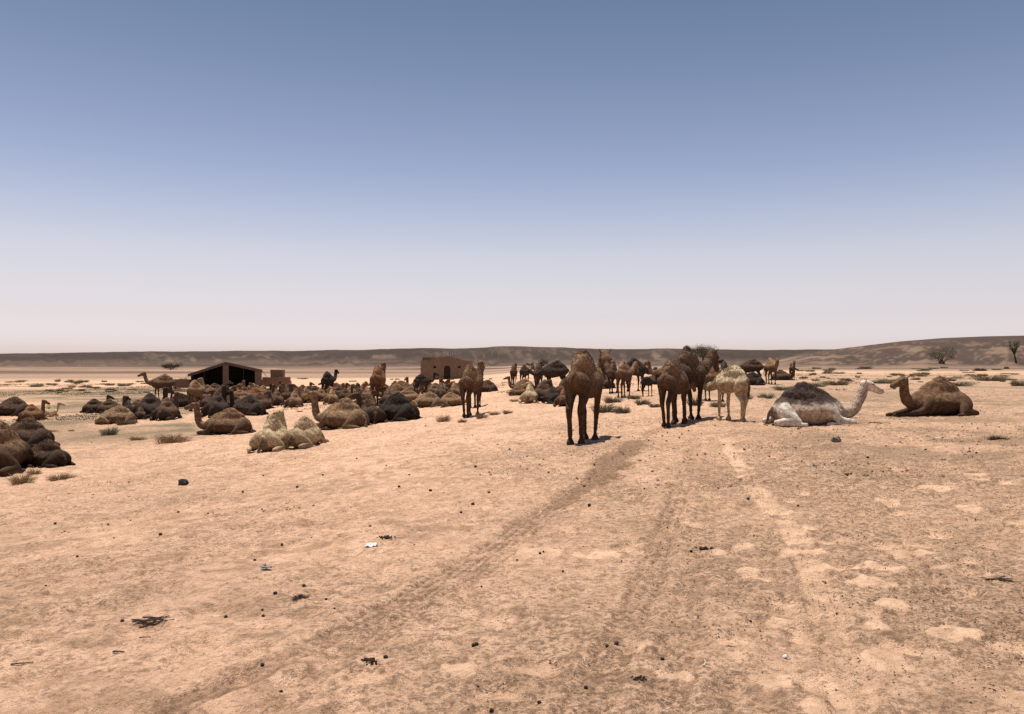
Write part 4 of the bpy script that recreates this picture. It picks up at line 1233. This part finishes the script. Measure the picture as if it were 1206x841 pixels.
TUFT = [tuft_mesh('shrub', 420, .5, .36, SHRUB, 1, .006, 1.5, 4), tuft_mesh('shrub', 420, .5, .28, SHRUB, 2, .006, 1.9, 4), tuft_mesh('shrub', 380, .5, .34, DRY, 3, .005, 1.7, 2),
        tuft_mesh('shrub', 360, .5, .24, DRY, 4, .005, 2.1, 2), tuft_mesh('shrub', 380, .5, .20, DARKTW, 5, .007, 2.4, 1)]
TH = [.36, .28, .34, .24, .20]
def shrub(px, base, wpx, hpx, kind, label, group):
    x, y = at(px, base); r = math.hypot(x, y)
    W = wpx * y / FPX; H = hpx * y / FPX
    o = link('shrub', TUFT[kind], None, (x, y + W * .3, gz(x, y + W * .3)), random.uniform(0, 6.28), (W, W * .75, H / TH[kind] * 1.05))
    tag(o, label, 'shrub', group)
NEARS = [
    (713, 486, 44, 18, 0, 'big grey-green shrub on the sand right of the tall brown camel'), (735, 487, 30, 14, 1, 'grey-green shrub joined to the right of the big one'),
    (722, 475, 30, 12, 0, 'green shrub behind the big one, under the brown camel group'), (757, 477, 26, 11, 1, 'green shrub at the feet of the thin black calf'),
    (772, 480, 22, 8, 1, 'low green shrub just left of the young brown camel'), (748, 470, 24, 8, 0, 'low shrub beneath the brown camel group'),
    (821, 478, 30, 17, 0, 'green shrub showing between the big dark camel and the pale young one'), (847, 480, 26, 12, 1, 'green shrub at the pale young camel\'s forelegs'),
    (880, 470, 30, 9, 0, 'green shrub right of the pale young camel'), (906, 469, 30, 11, 1, 'olive shrub on the sand above the rump of the piebald camel'),
    (928, 460, 46, 9, 0, 'wide green shrub behind the hump of the piebald camel'), (962, 456, 40, 10, 1, 'green shrub between the piebald camel\'s hump and neck'),
    (990, 454, 40, 10, 0, 'green shrub behind the piebald camel\'s neck'), (1046, 452, 36, 9, 1, 'green shrub behind the head of the brown lying camel'),
    (1134, 455, 60, 9, 0, 'long low green shrub right of the brown lying camel\'s hump'), (1175, 449, 44, 11, 0, 'dense green shrub near the right edge'),
    (1205, 455, 24, 13, 1, 'green shrub cut by the right edge'), (1158, 437, 20, 7, 4, 'bent dead bush alone on the far sand at right'),
    (125, 513, 30, 15, 0, 'green shrub before the brownish tan lying camel on the left'), (143, 501, 28, 9, 1, 'green shrub at the belly of the brownish tan lying camel'),
    (196, 523, 52, 17, 2, 'wide dry straw-coloured shrub with a dark heart, left of the near brown camel'), (158, 519, 26, 9, 3, 'small dry shrub left of the wide straw-coloured one'),
    (202, 520, 30, 14, 4, 'dark twiggy shrub within the wide straw-coloured one'),
    (18, 571, 40, 20, 2, 'dry shrub in front of the leftmost camel at the left edge'), (62, 566, 50, 12, 3, 'low dry shrub below the small blackish camel'), (36, 560, 26, 14, 3, 'dry shrub between leftmost and small blackish camel'),
    (522, 497, 24, 13, 2, 'straw-coloured shrub below the olive-tan camel'), (545, 498, 18, 8, 3, 'straw-coloured tuft at the left of the brown camel\'s hind feet'),
    (566, 493, 26, 10, 2, 'dry shrub at the feet of the brown camel by the mud house'), (582, 489, 22, 9, 3, 'dry shrub right of those feet'), (597, 488, 18, 7, 0, 'small olive shrub right of the dry ones, below the centre group'),
    (607, 466, 22, 9, 0, 'olive shrub left of the centre group'), (606, 473, 20, 6, 3, 'low straw shrub left of the cream camel'),
    (352, 485, 12, 4, 0, 'tiny green tuft between the cream camel and the tent crowd'), (60, 509, 14, 4, 3, 'tiny dry tuft above the small blackish camel'), (82, 508, 12, 4, 3, 'tiny dry tuft right of the other tiny one'),
    (1181, 518, 36, 10, 4, 'flat dark dead bush on the gravel at the right'), (350, 706, 34, 5, 4, 'flat scatter of dead twigs on sand left of centre'),
]
for t in NEARS: shrub(*t, 'shrubs near the camels')
rs_ = random.Random(11)
ORD = ['leftmost'] + [a + ' from the left' for a in ('second third fourth fifth sixth seventh eighth ninth tenth eleventh twelfth thirteenth fourteenth fifteenth sixteenth '
       'seventeenth eighteenth nineteenth twentieth').split()]
ORD += ['twenty-' + a for a in ORD[1:1]]
TENS = {20: 'twenty', 30: 'thirty', 40: 'forty', 50: 'fifty', 60: 'sixty'}
UN = 'zeroth first second third fourth fifth sixth seventh eighth ninth'.split()
def ordinal(i):
    n = i + 1
    if n <= 20: return ORD[i]
    t, u = n // 10 * 10, n % 10
    return (TENS[t] + '-' + UN[u] if u else TENS[t][:-1] + 'ieth') + ' from the left'
def scatter(n, x0, x1, yf, wf, hf, kinds, label, group):
    L = sorted((rs_.uniform(x0, x1), yf(), wf(), hf(), rs_.choice(kinds)) for _ in range(n))
    for i, t in enumerate(L): shrub(*t, label + ', ' + ordinal(i), group)
U = rs_.uniform
scatter(56, 0, 215, lambda: U(448.5, 463), lambda: U(9, 20), lambda: U(2.5, 5.5), [0, 1, 1, 3], 'small grey-green shrub on the pale flat beyond the left-hand camels', 'shrubs on the left flat')
scatter(58, 942, 1206, lambda: 433.5 + rs_.random() ** 1.2 * 17, lambda: U(7, 22), lambda: U(2, 5.5), [0, 1, 1, 4], 'small dark shrub on the sand beyond the two lying camels', 'shrubs on the right flat')
scatter(12, 345, 600, lambda: U(446, 452), lambda: U(6, 14), lambda: U(1.5, 3), [1, 3], 'small shrub on the bright sand behind the herd', 'shrubs behind the herd')

# ground cover too fine to count
def ground_cover():
    rs = np.random.RandomState(5); V = []; F = []
    n = 0
    while n < 8000:
        a = rs.uniform(-.66, .62); r = 30 + 90 * rs.rand() ** .9
        left = a < -.36
        if not left and rs.rand() > .30: continue
        x, y = r * a, r
        if float(fbm(np.array([x / 6]), np.array([y / 8]), 3, 71)[0]) < (-.05 if left else .12): continue
        if y < 40: continue
        z = gz(x, y); n += 1
        for j in range(5):
            b = np.array([x + rs.randn() * .12, y + rs.randn() * .12, z - .01]); d = np.array([rs.randn() * .5, rs.randn() * .5, 1.0]); d *= rs.uniform(.04, .11) / np.linalg.norm(d)
            s = np.array([rs.uniform(.012, .03), rs.uniform(-.01, .01), 0]); k = len(V)
            V += [b - s, b + s, b + d]; F.append((k, k + 1, k + 2))
    o = link('ground_cover', raw_mesh('ground_cover', V, F, False, SHRUB))
    tag(o, 'low grey-green growth scattered over the sand around and behind the herd', 'ground cover', kind='stuff')
ground_cover()

def tree(name, px, D, base_py, crown_w, crown_h, tot_h, leafm, label, cat, lean=0, n=1500, flat=.5, seed=1, leaf=.07, open_=.5, low=False):
    rs = np.random.RandomState(seed)
    if D is None: x, y = at(px, base_py)
    else: x, y = far_at(px, D)
    k = y / FPX; W = crown_w * k; Hc = crown_h * k; H = tot_h * k
    r = empty(name, (x, y, gz(x, y) - .05), 0, label, cat)
    bm = bmesh.new(); tips = []
    t0 = Vector((0, 0, -.1)); t1 = Vector((lean * H * .5, 0, max(H - Hc, H * .12)))
    if not low: add_bar(bm, t0, t1, H * .045, H * .032, 8)
    for i in range(16 if not low else 22):
        a = rs.uniform(0, 6.28); rad = W * .5 * math.sqrt(rs.rand()) * .95
        top = H - Hc * rs.uniform(.05, .75) * (rad / (W * .5)) ** .5
        c = Vector((lean * H * .7 + rad * math.cos(a), rad * .8 * math.sin(a), top))
        s = t1 if not low else Vector((rs.randn() * W * .05, rs.randn() * W * .05, 0))
        m = s.lerp(c, .5) + Vector((0, 0, Hc * .06))
        add_bar(bm, s, m, H * .018, H * .011, 5); add_bar(bm, m, c, H * .011, H * .004, 5)
        tips.append((m, c))
    bm_obj('trunk', bm, BARK, r)
    V = []; F = []
    for i in range(n):
        m, c = tips[rs.randint(len(tips))]
        p = np.array(m.lerp(c, rs.uniform(open_, 1.05))) + rs.randn(3) * np.array([W * .075, W * .06, Hc * .13 * flat * 2])
        e1 = rs.randn(3); e1 /= np.linalg.norm(e1); e2 = np.cross(e1, rs.randn(3)); e2 /= np.linalg.norm(e2) + 1e-9
        L = leaf * rs.uniform(.5, 1.4) * H / 3; q = len(V)
        V += [p - e1 * L, p + e2 * L * .55, p + e1 * L]; F.append((q, q + 1, q + 2))
    cr = raw_mesh('crown', V, F, False, leafm); link('crown', cr, r)

tree('acacia_tree', 828, 66, None, 42, 13, 41, FOLI, 'dark flat-topped tree whose crown shows above the big dark camel\'s head', 'tree', n=5200, seed=3, leaf=.045, open_=.25, flat=.6)
tree('desert_tree', 1109, None, 428.5, 34, 17, 19, FOLIG, 'rounded green bush-like tree at the foot of the right-hand hill', 'tree', n=2200, seed=4, leaf=.10, low=True)
tree('leaning_tree', 1197, None, 427.5, 12, 17, 26, FOLI, 'thin dark tree with a leaning trunk at the far right edge', 'tree', lean=-.16, n=800, seed=6, leaf=.08, open_=.6)
tree('dark_thicket', 201, None, 435.5, 25, 7, 7.5, FOLI, 'dark low thicket standing alone on the far plain above the profile camel', 'thicket', n=3200, seed=8, leaf=.22, low=True)
tree('desert_tree', 640, None, 431.5, 14, 7, 8, FOLI, 'small dark tree on the far slope behind the centre group', 'tree', n=1200, seed=9, leaf=.2, low=True)
tree('desert_tree', 624, None, 433, 10, 5, 6, FOLI, 'smaller dark tree just left of the other one on the far slope', 'tree', n=1000, seed=12, leaf=.2, low=True)

# ------------------------------------------------------------------ small things on the sand
def lump(rs, r, squash=.75, sub=1, amp=.25):
    bm = bmesh.new(); bmesh.ops.create_icosphere(bm, subdivisions=sub, radius=r)
    for v in bm.verts:
        f = 1 + amp * rs.uniform(-1, 1); v.co = Vector((v.co.x * f, v.co.y * f, v.co.z * squash * f))
    return bm
rsr = random.Random(3)
PELS = []
for i in range(5):
    bm = lump(rsr, .015, .8, 2, .10); me = bpy.data.meshes.new('dung_pellet'); bm.to_mesh(me); bm.free(); me.materials.append(DUNG)
    for p in me.polygons: p.use_smooth = True
    PELS.append(me)
PELLET = [(134, 635), (54, 690), (144, 732), (240, 722), (266, 726), (309, 717), (310, 723), (384, 704), (312, 666), (367, 634), (324, 699), (189, 630), (65, 617), (154, 612),
          (331, 810), (309, 782), (286, 580), (394, 716), (239, 573), (436, 618), (488, 643), (543, 604), (609, 661), (636, 654), (640, 652), (567, 692), (694, 597), (732, 661), (663, 674),
          (558, 759), (561, 758), (715, 760), (690, 809), (635, 826), (579, 837), (780, 775), (759, 575), (646, 558), (507, 578), (557, 595), (799, 644), (780, 646), (726, 758), (454, 775),
          (814, 650), (884, 729), (888, 631), (940, 596), (928, 627), (980, 556), (986, 639), (1021, 723), (881, 587), (354, 702), (358, 690), (300, 660), (332, 641), (91, 657), (128, 646),
          (210, 604), (110, 583), (245, 604), (470, 575), (482, 560), (455, 548), (520, 549), (560, 550), (600, 530), (420, 540), (380, 560), (310, 560), (350, 575), (340, 558), (780, 512), (786, 510), (771, 515),
          (764, 519), (794, 513), (800, 516), (775, 509), (803, 511), (811, 508), (770, 523), (785, 520), (880, 513), (850, 515), (826, 511), (700, 548), (640, 540), (1060, 520), (1090, 530), (1022, 540), (1010, 519), (1150, 535)]
for i, (px, py) in enumerate(PELLET):
    x, y = at(px, py); sc = rsr.uniform(.5, 1.1) * (1 if y < 9 else 1.5)
    o = link('dung_pellet', PELS[i % 5], None, (x, y, gz(x, y) + .008 * sc), rsr.uniform(0, 6), sc)
    tag(o, 'small dark round dung pellet lying on the open sand', 'dung', 'dung pellets on the sand')

def heap(name, px, py, n, spread, r, mat, label, cat, squash=.8):
    x, y = at(px, py); bm = bmesh.new()
    for i in range(n):
        b2 = lump(rsr, r * rsr.uniform(.7, 1.3), squash, 1, .18)
        off = Vector((rsr.gauss(0, spread), rsr.gauss(0, spread * .8), r * rsr.uniform(.2, 1.0)))
        me = bpy.data.meshes.new('tmp'); b2.to_mesh(me); b2.free()
        k = len(bm.verts); bm.from_mesh(me); bpy.data.meshes.remove(me); bm.verts.ensure_lookup_table()
        for v in bm.verts[k:]: v.co += off
    o = bm_obj(name, bm, mat, None, (x, y, gz(x, y)), smooth=True); tag(o, label, cat)
heap('dung_pile', 828, 644, 9, .05, .018, DUNG, 'tight little pile of black dung pellets right of centre', 'dung')
heap('dung_pile', 434, 779, 26, .022, .009, DUNG, 'crumbly dark dung pile in the lower middle of the foreground', 'dung')
heap('dung_pile', 752, 805, 26, .02, .006, DUNG, 'loose pile of tiny dark droppings near the bottom edge', 'dung')
heap('dung_pile', 455, 633, 46, .035, .010, DUNG, 'crumbly dark dung pile just right of the white litter', 'dung')

def stone(name, px, py, r, mat, label, cat, sq=.75, sub=2, amp=.22):
    x, y = at(px, py); bm = lump(rsr, r, sq, sub, amp); rough_up(bm, r * .25, 2.2 / r)
    o = bm_obj(name, bm, mat, None, (x, y, gz(x, y) + r * sq * .55)); tag(o, label, cat)
stone('rock', 216, 571, .095, ROCKB, 'black fist-sized angular rock alone on the sand at left', 'rock', .8, 2, .12)
stone('rock', 985, 521, .085, ROCKG, 'grey stone on the sand below the piebald camel', 'rock', .8)
stone('rock', 924, 770, .014, LITTER, 'tiny white pebble in the lower right foreground', 'pebble')

def scrap(px, py, w_, h_, mat, label, cat):
    x, y = at(px, py); bm = bmesh.new(); n = 6; G = []
    for i in range(n + 1):
        for j in range(n + 1):
            G.append(bm.verts.new(((i / n - .5) * w_ * rsr.uniform(.8, 1.1), (j / n - .5) * h_ * rsr.uniform(.8, 1.1), .012 + rsr.uniform(0, .022))))
    for i in range(n):
        for j in range(n):
            if (i in (0, n - 1)) and (j in (0, n - 1)): continue
            a = i * (n + 1) + j; bm.faces.new((G[a], G[a + n + 1], G[a + n + 2], G[a + 1]))
    ex = bmesh.ops.extrude_face_region(bm, geom=bm.faces[:])
    for g in ex['geom']:
        if isinstance(g, bmesh.types.BMVert): g.co.z += .002
    for v in [v for v in bm.verts if not v.link_faces]: bm.verts.remove(v)
    o = bm_obj('litter', bm, mat, None, (x, y, gz(x, y)), rsr.uniform(-.3, .3)); tag(o, label, cat)
scrap(437, 642, .13, .14, LITTER, 'crumpled white scrap of litter on the sand left of centre', 'litter')
scrap(313, 671, .10, .07, BLUEL, 'faded bluish scrap of litter half buried at left', 'litter')

def twig(px, py, L, rad, mat, label, ang, n=1, curve=.2):
    x, y = at(px, py); bm = bmesh.new()
    for k in range(n):
        o_ = Vector((rsr.gauss(0, .03) * (n > 1), rsr.gauss(0, .03) * (n > 1), rad)); a = ang + rsr.gauss(0, .5) * (n > 1); p = o_ - Vector((math.cos(a), math.sin(a), 0)) * L / 2
        for i in range(5):
            a2 = a + curve * (i - 2) * .5 + rsr.uniform(-.12, .12); q = p + Vector((math.cos(a2), math.sin(a2), 0)) * L / 5; q.z = rad + rsr.uniform(0, .005)
            add_bar(bm, p, q, rad * (1 - i * .1), rad * (.9 - i * .1), 5); p = q
    o = bm_obj('twig', bm, mat, None, (x, y, gz(x, y))); tag(o, label, 'twig')
DEADW = plain('dark_dead_wood', (.035, .024, .018), (.075, .050, .036), 10)
STRAW = plain('pale_straw', (.46, .38, .25), (.56, .47, .32), 10)
twig(180, 733, .20, .006, DEADW, 'dark crooked twig bundle on the sand at lower left', .35, 7)
twig(171, 752, .07, .004, DEADW, 'short dark twig just below the crooked bundle', .1)
twig(1183, 682, .14, .006, DEADW, 'dark twig bundle on gravel near the right edge', -.1, 6)
twig(829, 785, .10, .004, STRAW, 'pale curved straw standing out on gravel, lower middle right', 1.3, 1, .35)
twig(1088, 693, .18, .004, STRAW, 'thin pale straw lying on gravel at right', -.2, 1, .08)
twig(140, 766, .07, .006, DEADW, 'thin dark stick left of the bottom middle', .1)
twig(26, 782, .12, .005, DEADW, 'thin dark stick near the lower left corner', .2)
twig(860, 762, .06, .004, DEADW, 'small dark splinter on gravel at lower right of centre', -.5)

def pebbles():
    rs = np.random.RandomState(12)
    O = np.array([[1, 0, 0], [-1, 0, 0], [0, 1, 0], [0, -1, 0], [0, 0, 1], [0, 0, -1]], float)
    OF = np.array([[0, 2, 4], [2, 1, 4], [1, 3, 4], [3, 0, 4], [2, 0, 5], [1, 2, 5], [3, 1, 5], [0, 3, 5]])
    def field(n, rmin, rmax, smin__, smax__, right):
        a = rs.uniform(-.68, .68, n * 5); r = rmin + (rmax - rmin) * rs.rand(n * 5) ** 1.25
        x = r * a; y = r
        d = fbm(x / 1.6, y / 1.6, 4, 46, .6) + right * np.clip(a * 1.1, -.5, .5) + rs.uniform(-.35, .35, n * 5)
        i = np.argsort(-d)[:n]; x = x[i]; y = y[i]
        s = smin__ * (smax__ / smin__) ** (rs.rand(n) ** 2.2)
        z = land(x, y) + .001
        P = O[None] * rs.uniform(.55, 1.25, (n, 6, 1)) * s[:, None, None] * np.array([1.2, 1, .7])
        t = rs.uniform(0, 6.28, n); c, q = np.cos(t)[:, None], np.sin(t)[:, None]
        P = np.stack([P[..., 0] * c - P[..., 1] * q, P[..., 0] * q + P[..., 1] * c, P[..., 2]], -1)
        P += np.stack([x, y, z], -1)[:, None]
        F = (OF[None] + 6 * np.arange(n)[:, None, None]).reshape(-1, 3)
        return P.reshape(-1, 3), F
    b = NB('gravel_stone'); r = b.n('ShaderNodeNewGeometry').outputs['Random Per Island']
    b.color(b.mix(b.rng(r, .0, 1.0), (.085, .055, .038), (.34, .225, .145)))
    P, F = field(15000, 3.0, 16, .0025, .010, .9); o = link('gravel', raw_mesh('gravel', P, F, False, b.m))
    tag(o, 'fine brown gravel strewn over the foreground sand, thickest on the right', 'gravel', kind='stuff')
    b2 = NB('clod'); r = b2.n('ShaderNodeNewGeometry').outputs['Random Per Island']
    b2.color(b2.mix(b2.rng(r, .0, 1.0), (.085, .055, .038), (.34, .22, .14)))
    P, F = field(9000, 10, 48, .006, .032, .55); o = link('clods', raw_mesh('clods', P, F, False, b2.m))
    tag(o, 'dark crumbs of dung and soil scattered among the camels', 'clods', kind='stuff')
pebbles()
